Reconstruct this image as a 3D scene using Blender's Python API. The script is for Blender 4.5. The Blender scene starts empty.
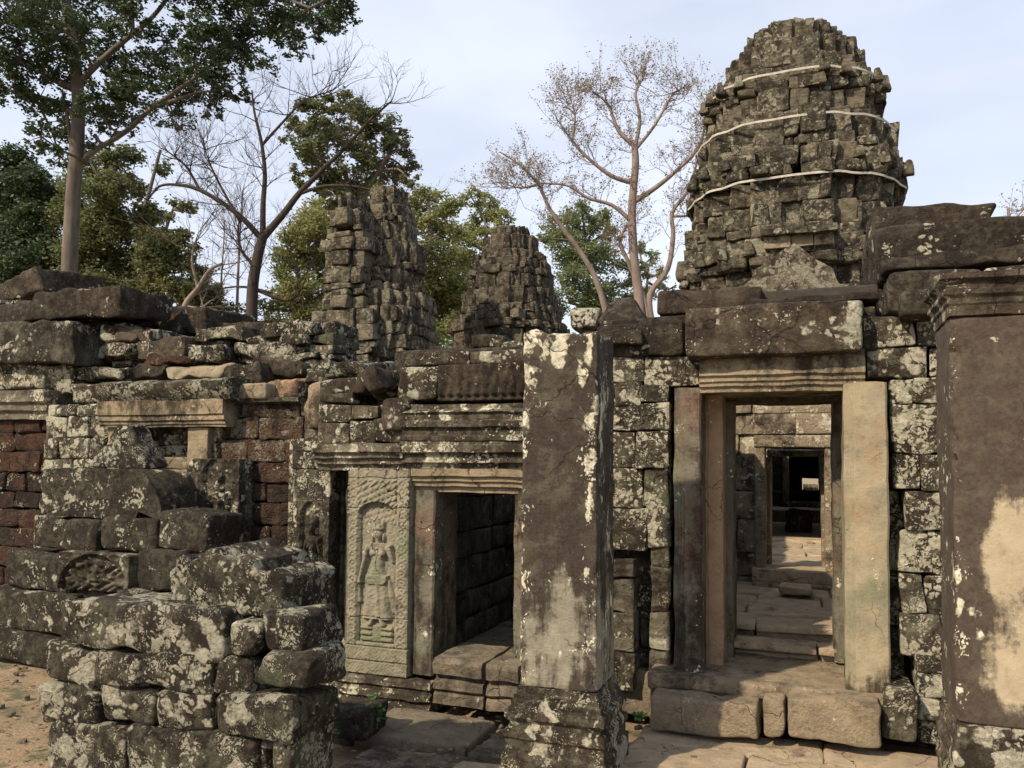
import bpy, math, random
import numpy as np
from mathutils import Vector
C = bpy.context.scene
COL = C.collection
# ---------------------------------------------------------------- camera
YAW, HOR, FPX = math.radians(20), 465.0, 800.0
PITCH = math.atan(.05)          # the rest of the rise is lens shift, as in a straightened phone photo
CY = HOR - FPX*math.tan(PITCH); ROLL = .010
CAM = np.array([0.0, 0.0, 1.7])
cd = bpy.data.cameras.new('camera'); cam = bpy.data.objects.new('camera', cd); COL.objects.link(cam)
cd.shift_y = (CY-384)/1024
cd.sensor_width = 36; cd.lens = FPX * 36 / 1024; cd.clip_end = 3000; cd.clip_start = 0.05
C.camera = cam
# ---------------------------------------------------------------- light
SUN_AZ, SUN_EL = math.radians(32), math.radians(40)      # light travels towards +Y turned by AZ to +X
w = bpy.data.worlds.new('World'); C.world = w; w.use_nodes = True
nt = w.node_tree; nt.nodes.clear()
out = nt.nodes.new('ShaderNodeOutputWorld'); bg = nt.nodes.new('ShaderNodeBackground')
sky = nt.nodes.new('ShaderNodeTexSky'); sky.sky_type = 'NISHITA'; sky.sun_disc = False
sky.sun_elevation = SUN_EL
_sx, _sy = -math.sin(SUN_AZ), -math.cos(SUN_AZ)
sky.sun_rotation = math.atan2(_sx, _sy) % (2*math.pi)
sky.dust_density = 2.0; sky.air_density = 1.0; sky.ozone_density = 1.0
tc = nt.nodes.new('ShaderNodeTexCoord'); mp = nt.nodes.new('ShaderNodeMapping'); mp.inputs['Scale'].default_value = (1, 1, 2.6)
nz = nt.nodes.new('ShaderNodeTexNoise'); nz.inputs['Scale'].default_value = 1.6; nz.inputs['Detail'].default_value = 5
rp = nt.nodes.new('ShaderNodeMapRange'); rp.inputs[1].default_value = .35; rp.inputs[2].default_value = .7; rp.inputs[3].default_value = .5; rp.inputs[4].default_value = .86
mx = nt.nodes.new('ShaderNodeMix'); mx.data_type = 'RGBA'; mx.inputs[7].default_value = (8.1, 8.6, 9.9, 1)
L = nt.links
L.new(tc.outputs['Generated'], mp.inputs[0]); L.new(mp.outputs[0], nz.inputs['Vector']); L.new(nz.outputs[0], rp.inputs[0])
L.new(rp.outputs[0], mx.inputs[0]); L.new(sky.outputs[0], mx.inputs[6]); L.new(mx.outputs[2], bg.inputs[0])
bg.inputs[1].default_value = 0.10
L.new(bg.outputs[0], out.inputs[0])
sl = bpy.data.lights.new('sun', 'SUN'); sl.energy = 4.8; sl.angle = math.radians(1.2); sl.color = (1, .83, .62)
so = bpy.data.objects.new('sun', sl); COL.objects.link(so)
dv = Vector((math.sin(SUN_AZ)*math.cos(SUN_EL), math.cos(SUN_AZ)*math.cos(SUN_EL), -math.sin(SUN_EL)))
so.rotation_euler = dv.to_track_quat('-Z', 'Y').to_euler(); so.location = (-6, -10, 12)
C.view_settings.view_transform = 'Standard'; C.view_settings.look = 'None'
C.view_settings.exposure = 0.36; C.view_settings.gamma = 1
C.cycles.max_bounces = 6

# ---------------------------------------------------------------- projection helpers: photo direction -> place at a real distance
_F = np.array([-math.sin(YAW)*math.cos(PITCH), math.cos(YAW)*math.cos(PITCH), math.sin(PITCH)])
_R0 = np.array([math.cos(YAW), math.sin(YAW), 0.0]); _U0 = np.cross(_R0, _F)
_R = _R0*math.cos(ROLL)+_U0*math.sin(ROLL); _U = _U0*math.cos(ROLL)-_R0*math.sin(ROLL)
from mathutils import Matrix
cam.matrix_world = Matrix(((_R[0], _U[0], -_F[0], CAM[0]), (_R[1], _U[1], -_F[1], CAM[1]), (_R[2], _U[2], -_F[2], CAM[2]), (0, 0, 0, 1)))
def ray(px, py): return _F + (px-512)/FPX*_R + (CY-py)/FPX*_U
def at(px, py, Y):
    r = ray(px, py); return CAM + r*(Y/r[1])
def atd(px, py, d): return CAM + ray(px, py)*d
def gX(px, Y, py=465): return at(px, py, Y)[0]
def gZ(px, py, Y): return at(px, py, Y)[2]

# ---------------------------------------------------------------- numpy noise
def _h(i, j, k, s):
    n = (i*374761393 + j*668265263 + k*2147483647 + s*1274126177) & 0xffffffff
    n = ((n ^ (n >> 13))*1274126177) & 0xffffffff
    n = ((n ^ (n >> 16))*2246822519) & 0xffffffff
    return ((n ^ (n >> 15)) & 0xffff)/32767.5 - 1
def vn(p, s=0):
    f = np.floor(p); i = f.astype(np.int64); t = p - f; t = t*t*(3-2*t)
    x, y, z = i[..., 0], i[..., 1], i[..., 2]; a, b, c = t[..., 0], t[..., 1], t[..., 2]
    r = 0
    for dx in (0, 1):
        for dy in (0, 1):
            for dz in (0, 1):
                r = r + _h(x+dx, y+dy, z+dz, s)*(a if dx else 1-a)*(b if dy else 1-b)*(c if dz else 1-c)
    return r
def vn3(p, s=0): return np.stack([vn(p, s), vn(p, s+11), vn(p, s+23)], -1)
def rough(v, amp, freq, s=0):
    return v + amp*(vn3(v*freq, s) + .5*vn3(v*freq*2.3+7, s+3) + .25*vn3(v*freq*5.1+3, s+5))

# ---------------------------------------------------------------- mesh building
class MB:
    def __init__(s): s.v = []; s.f = []; s.b = []; s.n = 0
    def add(s, v, f, blk=.5):
        v = np.asarray(v, float).reshape(-1, 3); f = np.asarray(f, np.int64).reshape(-1, 4)
        s.v.append(v); s.f.append(f + s.n); s.b.append(np.full(len(v), blk) if np.isscalar(blk) else np.asarray(blk)); s.n += len(v)
        return s
    def base(s):
        v = np.concatenate(s.v); return (float((v[:, 0].min()+v[:, 0].max())/2), float((v[:, 1].min()+v[:, 1].max())/2), float(v[:, 2].min()))
    def build(s, name, mat, parent=None, sharp=40, origin=None):
        v = np.concatenate(s.v); f = np.concatenate(s.f); b = np.concatenate(s.b)
        if parent is not None: o3 = np.array(parent['_o'])
        else: o3 = np.array(origin if origin is not None else s.base())
        v = v - o3
        me = bpy.data.meshes.new(name); me.vertices.add(len(v)); me.vertices.foreach_set('co', v.astype(np.float32).ravel())
        me.loops.add(len(f)*4); me.loops.foreach_set('vertex_index', f.astype(np.int32).ravel())
        me.polygons.add(len(f)); me.polygons.foreach_set('loop_start', (np.arange(len(f))*4).astype(np.int32))
        me.update(calc_edges=True); me.validate()
        at_ = me.attributes.new('blk', 'FLOAT', 'POINT')
        if len(me.vertices) == len(b): at_.data.foreach_set('value', b.astype(np.float32))
        me.polygons.foreach_set('use_smooth', [True]*len(me.polygons))
        if sharp: me.set_sharp_from_angle(angle=math.radians(sharp))
        me.materials.append(mat)
        o = bpy.data.objects.new(name, me); COL.objects.link(o)
        if parent is not None: o.parent = parent; o['_o'] = list(map(float, o3))
        else: o.location = o3; o['_o'] = list(map(float, o3))
        # a part whose parent is itself a mesh shares that mesh's origin
        return o
def tag(o, label, cat, group=None):
    o['label'] = label; o['category'] = cat
    if group: o['group'] = group
    return o
def thing(name, label, cat, loc, group=None):
    o = bpy.data.objects.new(name, None); COL.objects.link(o); o.location = loc; o['_o'] = [float(c) for c in loc]
    o.empty_display_size = .2
    return tag(o, label, cat, group)
def structure(o): o['kind'] = 'structure'; return o

def lin(h, r, cell):
    r = min(r, h*.45); n = max(1, int(round(2*(h-r)/cell)))
    m = np.linspace(-(h-r), h-r, n+1)
    return np.concatenate([[-h, -h+.35*r], m, [h-.35*r, h]])
_cache = {}
def _lat(nx, ny, nz):
    k = (nx, ny, nz)
    if k in _cache: return _cache[k]
    I, J, K = np.meshgrid(range(nx), range(ny), range(nz), indexing='ij')
    surf = (I == 0) | (I == nx-1) | (J == 0) | (J == ny-1) | (K == 0) | (K == nz-1)
    idx = -np.ones((nx, ny, nz), int); idx[surf] = np.arange(surf.sum())
    F = []
    def q(a, b, c, d): F.append(np.stack([a.ravel(), b.ravel(), c.ravel(), d.ravel()], -1))
    for e, fl in ((0, True), (nx-1, False)):
        s = idx[e]; A = (s[:-1, :-1], s[:-1, 1:], s[1:, 1:], s[1:, :-1]); q(*(A if fl else A[::-1]))
    for e, fl in ((0, False), (ny-1, True)):
        s = idx[:, e]; A = (s[:-1, :-1], s[:-1, 1:], s[1:, 1:], s[1:, :-1]); q(*(A if fl else A[::-1]))
    for e, fl in ((0, True), (nz-1, False)):
        s = idx[:, :, e]; A = (s[:-1, :-1], s[:-1, 1:], s[1:, 1:], s[1:, :-1]); q(*(A if fl else A[::-1]))
    r = (surf, np.concatenate(F)); _cache[k] = r; return r
rng = np.random.default_rng(7)
def rbox(c, h, r=.02, cell=.08, amp=.008, freq=6, cj=.0, rot=(0, 0, 0), warp=None, seed=None):
    """rounded, chipped, noise-worn stone; c centre, h half sizes"""
    h = np.maximum(np.abs(np.array(h, float)), .004); r = min(r, *(h*.45))
    xs, ys, zs = lin(h[0], r, cell), lin(h[1], r, cell), lin(h[2], r, cell)
    surf, F = _lat(len(xs), len(ys), len(zs))
    G = np.stack(np.meshgrid(xs, ys, zs, indexing='ij'), -1)[surf]
    q = np.clip(G, -(h-r), h-r); d = G-q; n = np.linalg.norm(d, axis=1, keepdims=True); v = q + d/np.maximum(n, 1e-9)*r
    if warp: v = warp(v, h)
    if cj:
        J = rng.uniform(-cj, cj, (2, 2, 2, 3)); t = (v/h+1)/2; o = 0
        for a in (0, 1):
            for b in (0, 1):
                for e in (0, 1):
                    o = o + ((t[:, 0] if a else 1-t[:, 0])*(t[:, 1] if b else 1-t[:, 1])*(t[:, 2] if e else 1-t[:, 2]))[:, None]*J[a, b, e]
        v = v+o
    if any(rot):
        from mathutils import Euler
        M = np.array(Euler(rot).to_matrix()); v = v@M.T
    v = v + np.array(c)
    s = int(rng.integers(0, 9999)) if seed is None else seed
    return rough(v, amp, freq, s), F
def loft(prof, axis, a0, a1, cell=.1, amp=.004, freq=8, closed=True, seed=1, hole=False):
    """prof: list of 2-D points of a closed outline, extruded along 'x' (points are y,z) or 'z' (points are x,y) or 'y' (points are x,z)"""
    P = []
    n0 = len(prof)
    for i in range(n0):
        a = np.array(prof[i], float); b = np.array(prof[(i+1) % n0], float); m = max(1, int(np.linalg.norm(b-a)/cell))
        for k in range(m): P.append(a+(b-a)*k/m)
    P = np.array(P); n = max(1, int(abs(a1-a0)/cell)); T = np.linspace(a0, a1, n+1); K = len(P)
    V = np.zeros((n+1, K, 3))
    ax = {'x': (0, 1, 2), 'y': (1, 0, 2), 'z': (2, 0, 1)}[axis]
    V[..., ax[0]] = T[:, None]; V[..., ax[1]] = P[None, :, 0]; V[..., ax[2]] = P[None, :, 1]
    V = V.reshape(-1, 3); I = np.arange((n+1)*K).reshape(n+1, K)
    a = I[:-1]; b = I[1:]; a2 = np.roll(a, -1, 1); b2 = np.roll(b, -1, 1)
    F = np.stack([a.ravel(), a2.ravel(), b2.ravel(), b.ravel()], -1)
    # caps as strips to a centre point
    cap = []; extra = []
    for row in (0, n):
        ctr = V[I[row]].mean(0); extra.append(ctr); ci = len(V)+len(extra)-1
        ids = I[row]; nx_ = np.roll(ids, -1)
        for k in range(0, K-1, 2):
            q = [ids[k], ids[k+1], ids[(k+2) % K], ci]
            cap.append(q if row else q[::-1])
        if K % 2: cap.append([ids[K-1], ids[0], ci, ci])
    V = np.concatenate([V, np.array(extra)])
    cap = [c for c in cap if len(set(c)) == 4]
    return rough(V, amp, freq, seed), np.concatenate([F, np.array(cap)])
def ring(cx, cy, hx, hy, prof, cell=.06, amp=.004, freq=9, seed=1, rad=.0):
    """square-plan lathe: prof list of (offset, z) bottom to top; closed top and bottom"""
    nx_, ny_ = max(2, int(2*hx/cell)), max(2, int(2*hy/cell))
    base = [(x, -1, 0, -1) for x in np.linspace(-hx, hx, nx_+1)[:-1]]
    pts = []
    for t in np.linspace(-1, 1, nx_+1)[:-1]: pts.append((t, -1))
    for t in np.linspace(-1, 1, ny_+1)[:-1]: pts.append((1, t))
    for t in np.linspace(1, -1, nx_+1)[:-1]: pts.append((t, 1))
    for t in np.linspace(1, -1, ny_+1)[:-1]: pts.append((-1, t))
    pts = np.array(pts); K = len(pts)
    PR = [prof[0]]
    for i in range(1, len(prof)):
        a, b = np.array(prof[i-1]), np.array(prof[i]); m = max(1, int(np.linalg.norm(b-a)/cell))
        for k in range(1, m+1): PR.append(tuple(a+(b-a)*k/m))
    V = []
    for o, z in [(-.9*hx, PR[0][1])]+PR+[(-.9*hx, PR[-1][1])]:
        V.append(np.stack([cx+pts[:, 0]*(hx+o), cy+pts[:, 1]*(hy+o), np.full(K, z)], -1))
    V = np.array(V); n = len(V); V = V.reshape(-1, 3); I = np.arange(n*K).reshape(n, K)
    a = I[:-1]; b = I[1:]
    F = np.stack([a.ravel(), np.roll(a, -1, 1).ravel(), np.roll(b, -1, 1).ravel(), b.ravel()], -1)
    return rough(V, amp, freq, seed), F
def hfield(x0, x1, z0, z1, Y, fn, cell, back=.08):
    nx_, nz_ = int((x1-x0)/cell), int((z1-z0)/cell)
    X, Z = np.meshgrid(np.linspace(x0, x1, nx_+1), np.linspace(z0, z1, nz_+1), indexing='ij')
    H = fn((X-x0)/(x1-x0), (z1-Z)/(z1-z0)); V = np.stack([X, Y-H, Z], -1)
    V[0, :, 1] = V[-1, :, 1] = Y+back; V[:, 0, 1] = V[:, -1, 1] = Y+back
    I = np.arange((nx_+1)*(nz_+1)).reshape(nx_+1, nz_+1)
    F = np.stack([I[:-1, :-1].ravel(), I[1:, :-1].ravel(), I[1:, 1:].ravel(), I[:-1, 1:].ravel()], -1)
    return V.reshape(-1, 3), F

# ---------------------------------------------------------------- materials
def N(nt, t, **kw):
    n = nt.nodes.new(t)
    for k, v in kw.items(): setattr(n, k, v)
    return n
def mathn(nt, op, a, b=None, c=None, clamp=False):
    n = nt.nodes.new('ShaderNodeMath'); n.operation = op; n.use_clamp = clamp
    for i, x in enumerate((a, b, c)):
        if x is None: continue
        if isinstance(x, (int, float)): n.inputs[i].default_value = x
        else: nt.links.new(x, n.inputs[i])
    return n.outputs[0]
def mixc(nt, f, a, b):
    n = nt.nodes.new('ShaderNodeMix'); n.data_type = 'RGBA'
    for i, x in ((0, f), (6, a), (7, b)):
        if isinstance(x, tuple): n.inputs[i].default_value = (*x, 1)
        elif isinstance(x, (int, float)): n.inputs[i].default_value = x
        else: nt.links.new(x, n.inputs[i])
    return n.outputs[2]
def rng_(nt, x, a, b, c=0., d=1.):
    n = nt.nodes.new('ShaderNodeMapRange'); nt.links.new(x, n.inputs[0])
    for i, y in enumerate((a, b, c, d)): n.inputs[i+1].default_value = y
    return n.outputs[0]
def noise(nt, vec, scale, detail=5, rough_=.6, sc=None, dist=0.):
    if sc:
        m = nt.nodes.new('ShaderNodeMapping'); m.inputs['Scale'].default_value = sc; nt.links.new(vec, m.inputs[0]); vec = m.outputs[0]
    n = nt.nodes.new('ShaderNodeTexNoise'); n.inputs['Scale'].default_value = scale; n.inputs['Detail'].default_value = detail
    n.inputs['Roughness'].default_value = rough_; n.inputs['Distortion'].default_value = dist
    nt.links.new(vec, n.inputs['Vector']); return n.outputs[0]
def stone(name, a=(.27, .225, .165), b=(.16, .135, .105), dark=(.028, .0205, .0145), crust=.5, lichen=.4, lsize=1., green=.25, streak=.5,
          bump=1., carve=0., lcol=(.72, .67, .53), pits=0., zmask=None, blkv=.5, warm=None, mott=.55, pale=False, ms=1., lmask=None, lst=1., crack=.8):
    m = bpy.data.materials.new(name); m.use_nodes = True; nt = m.node_tree; L = nt.links
    bs = nt.nodes['Principled BSDF']; bs.inputs['Roughness'].default_value = .92; bs.inputs['Specular IOR Level'].default_value = .25
    geo = N(nt, 'ShaderNodeNewGeometry'); att = N(nt, 'ShaderNodeAttribute', attribute_name='blk'); blk = att.outputs['Fac']
    cmb = N(nt, 'ShaderNodeCombineXYZ'); o1 = mathn(nt, 'MULTIPLY', blk, 17.0); o2 = mathn(nt, 'MULTIPLY', blk, -9.0)
    L.new(o1, cmb.inputs[0]); L.new(o2, cmb.inputs[1]); L.new(o1, cmb.inputs[2])
    va = N(nt, 'ShaderNodeVectorMath', operation='ADD'); L.new(geo.outputs['Position'], va.inputs[0]); L.new(cmb.outputs[0], va.inputs[1]); P = va.outputs[0]
    big = noise(nt, P, 1.7, 6, .62); mid = noise(nt, P, 7, 6, .65); fine = noise(nt, P, 42, 6, .7)
    st = noise(nt, P, 9, 5, .6, sc=(1, 1, .12))
    col = mixc(nt, rng_(nt, mid, .35, .65), a, b)
    if warm: col = mixc(nt, rng_(nt, noise(nt, P, 2.6, 4, .6), .5, .62), col, warm)
    if green: col = mixc(nt, mathn(nt, 'MULTIPLY', rng_(nt, noise(nt, P, 3.1, 5, .6), .48, .66), green*1.6, clamp=True), col, (.125, .145, .085))
    # dark biological crust
    c = mathn(nt, 'ADD', mathn(nt, 'MULTIPLY', big, .9), mathn(nt, 'MULTIPLY', st, streak*.9))
    c = mathn(nt, 'ADD', c, mathn(nt, 'MULTIPLY', mid, .55)); c = mathn(nt, 'ADD', c, mathn(nt, 'MULTIPLY', fine, .35))
    c = mathn(nt, 'ADD', c, mathn(nt, 'MULTIPLY', blk, blkv*.5))
    mean = .45+streak*.45+.275+.175+blkv*.25
    if zmask:   # (axis index, value0, value1, gain): a stain whose amount runs along the stone
        for (ax, z0, z1, gn) in zmask:
            sp = N(nt, 'ShaderNodeSeparateXYZ'); L.new(geo.outputs['Position'], sp.inputs[0])
            zz = rng_(nt, sp.outputs[ax], z0, z1, 0., 1.); c = mathn(nt, 'ADD', c, mathn(nt, 'MULTIPLY', zz, gn))
    cm = rng_(nt, c, mean+(.5-crust)*.9-.09, mean+(.5-crust)*.9+.09)
    dk = mixc(nt, rng_(nt, fine, .38, .7), tuple(x*.62 for x in dark), tuple(x*1.9 for x in dark))
    pl_ = rng_(nt, blk, .955, .96) if pale else None
    if pale: cm = mathn(nt, 'MULTIPLY', cm, mathn(nt, 'SUBTRACT', 1.0, mathn(nt, 'MULTIPLY', pl_, .9)))
    col = mixc(nt, mathn(nt, 'MULTIPLY', cm, .93), col, dk)
    # thin grey film growing in centimetre specks over the crust
    sp1 = noise(nt, P, 15*ms, 8, .78); sp2 = noise(nt, P, 4.2, 4, .6)
    fm = mathn(nt, 'MULTIPLY', rng_(nt, mathn(nt, 'ADD', sp1, mathn(nt, 'MULTIPLY', sp2, .45)), .69, .80), mott)
    col = mixc(nt, fm, col, mixc(nt, rng_(nt, mid, .4, .6), (.215, .21, .145), (.12, .105, .07)))
    dkp = rng_(nt, noise(nt, P, 21*ms, 8, .75), .54, .64)
    col = mixc(nt, mathn(nt, 'MULTIPLY', dkp, .55*min(1, crust*1.6)), col, tuple(x*.55 for x in dark))
    # lichen: round blotches gathered in patches
    dn = N(nt, 'ShaderNodeTexNoise'); dn.inputs['Scale'].default_value = 14/lsize; dn.inputs['Detail'].default_value = 4; L.new(P, dn.inputs['Vector'])
    dm = N(nt, 'ShaderNodeVectorMath', operation='SCALE'); dm.inputs['Scale'].default_value = .11*lsize; L.new(dn.outputs['Color'], dm.inputs[0])
    da = N(nt, 'ShaderNodeVectorMath', operation='ADD'); L.new(P, da.inputs[0]); L.new(dm.outputs[0], da.inputs[1])
    if lst != 1.:
        mm = nt.nodes.new('ShaderNodeMapping'); mm.inputs['Scale'].default_value = (1, 1, lst); L.new(da.outputs[0], mm.inputs[0]); da = mm
    lex = None
    if lmask:
        sp_ = N(nt, 'ShaderNodeSeparateXYZ'); L.new(geo.outputs['Position'], sp_.inputs[0])
        for (ax, c0, hw_, gn) in lmask:
            q_ = mathn(nt, 'MULTIPLY', rng_(nt, mathn(nt, 'ABSOLUTE', mathn(nt, 'SUBTRACT', sp_.outputs[ax], c0)), 0., hw_, 1., 0.), gn)
            lex = q_ if lex is None else mathn(nt, 'MAXIMUM', lex, q_)
    hgt = None; lm = None
    for sc_, pw, off in ((11/lsize, .62, 0), (27/lsize, .60, 3), (70/lsize, .62, 9)):
        v = N(nt, 'ShaderNodeTexVoronoi'); v.inputs['Scale'].default_value = sc_; v.inputs['Randomness'].default_value = 1; L.new(da.outputs[0], v.inputs['Vector'])
        sh = N(nt, 'ShaderNodeVectorMath', operation='ADD'); sh.inputs[1].default_value = (off, off*2, off); L.new(P, sh.inputs[0])
        pat = noise(nt, sh.outputs[0], 1.9+off*.45, 5, .6)
        if lex is not None: pat = mathn(nt, 'ADD', pat, lex)
        thr = rng_(nt, pat, pw-lichen*.36, pw-lichen*.36+.22, -.08, .62)
        k = rng_(nt, mathn(nt, 'SUBTRACT', thr, v.outputs['Distance']), -.02, .09)
        lm = k if lm is None else mathn(nt, 'MAXIMUM', lm, k)
    bp_ = N(nt, 'ShaderNodeVectorMath', operation='ADD'); bp_.inputs[1].default_value = (5, 3, 8); L.new(da.outputs[0], bp_.inputs[0])
    bigp = noise(nt, bp_.outputs[0], 3.4/lsize, 9, .60, dist=.4)
    if lex is not None: bigp = mathn(nt, 'ADD', bigp, mathn(nt, 'MULTIPLY', lex, .45))
    if lichen > .3 or lmask: lm = mathn(nt, 'MAXIMUM', lm, rng_(nt, bigp, .675-lichen*.15, .70-lichen*.15))
    lm = mathn(nt, 'MULTIPLY', lm, rng_(nt, fine, .34, .52, .35, 1.))
    if pale: lm = mathn(nt, 'MULTIPLY', lm, mathn(nt, 'SUBTRACT', 1.0, mathn(nt, 'MULTIPLY', pl_, .8)))
    lc = mixc(nt, rng_(nt, noise(nt, P, 17, 5, .6), .35, .65), lcol, (lcol[0]*.62, lcol[1]*.66, lcol[2]*.6))
    col = mixc(nt, mathn(nt, 'MULTIPLY', lm, .9), col, lc)
    cv = N(nt, 'ShaderNodeTexVoronoi'); cv.feature = 'DISTANCE_TO_EDGE'; cv.inputs['Scale'].default_value = 2.3
    cw = N(nt, 'ShaderNodeVectorMath', operation='ADD'); cs_ = N(nt, 'ShaderNodeVectorMath', operation='SCALE'); cs_.inputs['Scale'].default_value = .35
    cn = N(nt, 'ShaderNodeTexNoise'); cn.inputs['Scale'].default_value = 3.5; cn.inputs['Detail'].default_value = 8; L.new(P, cn.inputs['Vector']); L.new(cn.outputs['Color'], cs_.inputs[0])
    L.new(P, cw.inputs[0]); L.new(cs_.outputs[0], cw.inputs[1]); L.new(cw.outputs[0], cv.inputs['Vector'])
    ck = mathn(nt, 'MULTIPLY', rng_(nt, cv.outputs['Distance'], .003, .010, 1., 0.), rng_(nt, noise(nt, P, 1.3, 3, .5), .47, .55))
    col = mixc(nt, mathn(nt, 'MULTIPLY', ck, crack), col, tuple(x*.4 for x in dark))
    L.new(col, bs.inputs['Base Color'])
    h = mathn(nt, 'ADD', mathn(nt, 'MULTIPLY', mid, .9), mathn(nt, 'MULTIPLY', fine, .5)); h = mathn(nt, 'ADD', h, mathn(nt, 'MULTIPLY', rng_(nt, sp1, .3, .6), .45))
    h = mathn(nt, 'ADD', h, mathn(nt, 'MULTIPLY', lm, .10)); h = mathn(nt, 'ADD', h, mathn(nt, 'MULTIPLY', noise(nt, P, 120, 4, .7), .12))
    if pits:
        v = N(nt, 'ShaderNodeTexVoronoi'); v.inputs['Scale'].default_value = 34; L.new(da.outputs[0], v.inputs['Vector'])
        h = mathn(nt, 'ADD', h, mathn(nt, 'MULTIPLY', rng_(nt, v.outputs['Distance'], .1, .45), pits))
    if carve:
        v = N(nt, 'ShaderNodeTexVoronoi'); v.inputs['Scale'].default_value = 13; v.feature = 'SMOOTH_F1'; L.new(da.outputs[0], v.inputs['Vector'])
        wv = N(nt, 'ShaderNodeTexWave'); wv.bands_direction = 'Z'; wv.inputs['Scale'].default_value = 5; wv.inputs['Distortion'].default_value = 5; L.new(P, wv.inputs['Vector'])
        h = mathn(nt, 'ADD', h, mathn(nt, 'MULTIPLY', v.outputs['Distance'], carve*1.3)); h = mathn(nt, 'ADD', h, mathn(nt, 'MULTIPLY', wv.outputs['Fac'], carve*.5))
    h = mathn(nt, 'SUBTRACT', h, mathn(nt, 'MULTIPLY', ck, .35*crack))
    bp = N(nt, 'ShaderNodeBump'); bp.inputs['Strength'].default_value = .85*min(bump, 1.15); bp.inputs['Distance'].default_value = .05*bump
    L.new(h, bp.inputs['Height']); L.new(bp.outputs[0], bs.inputs['Normal'])
    return m
def leafmat(name, c1, c2, c3=None, tr=.25):
    m = bpy.data.materials.new(name); m.use_nodes = True; nt = m.node_tree; L = nt.links
    bs = nt.nodes['Principled BSDF']; bs.inputs['Roughness'].default_value = .55; bs.inputs['Specular IOR Level'].default_value = .3
    att = N(nt, 'ShaderNodeAttribute', attribute_name='blk')
    geo = N(nt, 'ShaderNodeNewGeometry'); big = noise(nt, geo.outputs['Position'], .55, 3, .6)
    col = mixc(nt, att.outputs['Fac'], c1, c2)
    if c3: col = mixc(nt, rng_(nt, big, .47, .6), col, c3)
    L.new(col, bs.inputs['Base Color'])
    tl = N(nt, 'ShaderNodeBsdfTranslucent'); L.new(col, tl.inputs[0]); ms = N(nt, 'ShaderNodeMixShader'); ms.inputs[0].default_value = tr
    L.new(bs.outputs[0], ms.inputs[1]); L.new(tl.outputs[0], ms.inputs[2]); L.new(ms.outputs[0], nt.nodes['Material Output'].inputs[0])
    return m
def plainmat(name, c1, c2, sc=20, bump=.3, rough_=.9, stretch=None):
    m = bpy.data.materials.new(name); m.use_nodes = True; nt = m.node_tree; L = nt.links
    bs = nt.nodes['Principled BSDF']; bs.inputs['Roughness'].default_value = rough_; bs.inputs['Specular IOR Level'].default_value = .25
    geo = N(nt, 'ShaderNodeNewGeometry'); n = noise(nt, geo.outputs['Position'], sc, 6, .65, sc=stretch)
    L.new(mixc(nt, rng_(nt, n, .35, .65), c1, c2), bs.inputs['Base Color'])
    bp = N(nt, 'ShaderNodeBump'); bp.inputs['Strength'].default_value = .6; bp.inputs['Distance'].default_value = .05*bump
    L.new(n, bp.inputs['Height']); L.new(bp.outputs[0], bs.inputs['Normal']); return m

M = {}
M['wall'] = stone('weathered_sandstone', a=(.20, .165, .115), b=(.115, .095, .068), crust=.66, lichen=.42, green=.4)
M['wallL'] = stone('lichened_sandstone', a=(.21, .18, .125), b=(.12, .105, .075), crust=.66, lichen=.58, green=.8, lsize=1.1)
M['carved'] = stone('carved_sandstone', a=(.20, .175, .13), b=(.12, .105, .08), crust=.58, lichen=.34, green=.4, carve=.5, bump=1.)
M['mould'] = stone('moulded_sandstone', a=(.20, .17, .125), b=(.12, .10, .08), crust=.60, lichen=.42, green=.25, streak=.35, bump=.8)
M['dark'] = stone('black_crusted_sandstone', a=(.125, .092, .064), b=(.08, .062, .046), crust=.74, lichen=.26, green=.08, lsize=1.1, mott=.4)
M['brown'] = stone('brown_sandstone_slab', a=(.095, .068, .048), b=(.06, .044, .032), dark=(.027, .019, .0135), crust=.56, lichen=.27, green=.0, lsize=1.3, mott=.28, bump=1.1)
M['brownL'] = stone('brown_sandstone_beam', a=(.10, .073, .05), b=(.065, .048, .034), dark=(.027, .019, .0135), crust=.52, lichen=.40, green=.0, lsize=1.6, mott=.35, lcol=(.66, .62, .50))
M['pile'] = stone('fallen_sandstone', a=(.15, .118, .08), b=(.09, .073, .052), dark=(.025, .0185, .0135), crust=.66, lichen=.56, green=.5, lsize=.95, bump=1.25)
M['fallen'] = stone('carved_fallen_sandstone', a=(.13, .11, .08), b=(.08, .07, .053), dark=(.025, .0185, .0135), crust=.70, lichen=.34, green=.5, bump=1.1, mott=.38)
M['tower'] = stone('tower_sandstone', a=(.22, .18, .125), b=(.13, .105, .075), dark=(.026, .0205, .015), crust=.61, lichen=.44, green=.3, lsize=2.2, bump=1.25, carve=.15, lcol=(.42, .39, .30), pale=True, ms=.5)
M['tan'] = stone('tan_sandstone', a=(.33, .26, .17), b=(.24, .19, .13), crust=.36, lichen=.2, green=.3, streak=.7, bump=.7, mott=.3)
M['tanjamb'] = stone('tan_jamb_sandstone', a=(.34, .285, .19), b=(.24, .22, .155), crust=.26, lichen=.12, green=.4, streak=.9, bump=.5, warm=(.30, .225, .14), blkv=0, mott=.2, zmask=[(2, .62, .34, .35)])
M['orange'] = stone('orange_jamb_sandstone', a=(.36, .24, .145), b=(.28, .19, .12), crust=.22, lichen=.14, green=.05, streak=.7, bump=.5, blkv=0, mott=.2)
M['greyjamb'] = stone('grey_jamb_sandstone', a=(.17, .152, .118), b=(.11, .102, .08), crust=.42, lichen=.2, green=.4, streak=.9, bump=.6, warm=(.135, .08, .06), blkv=0, mott=.35)
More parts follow.
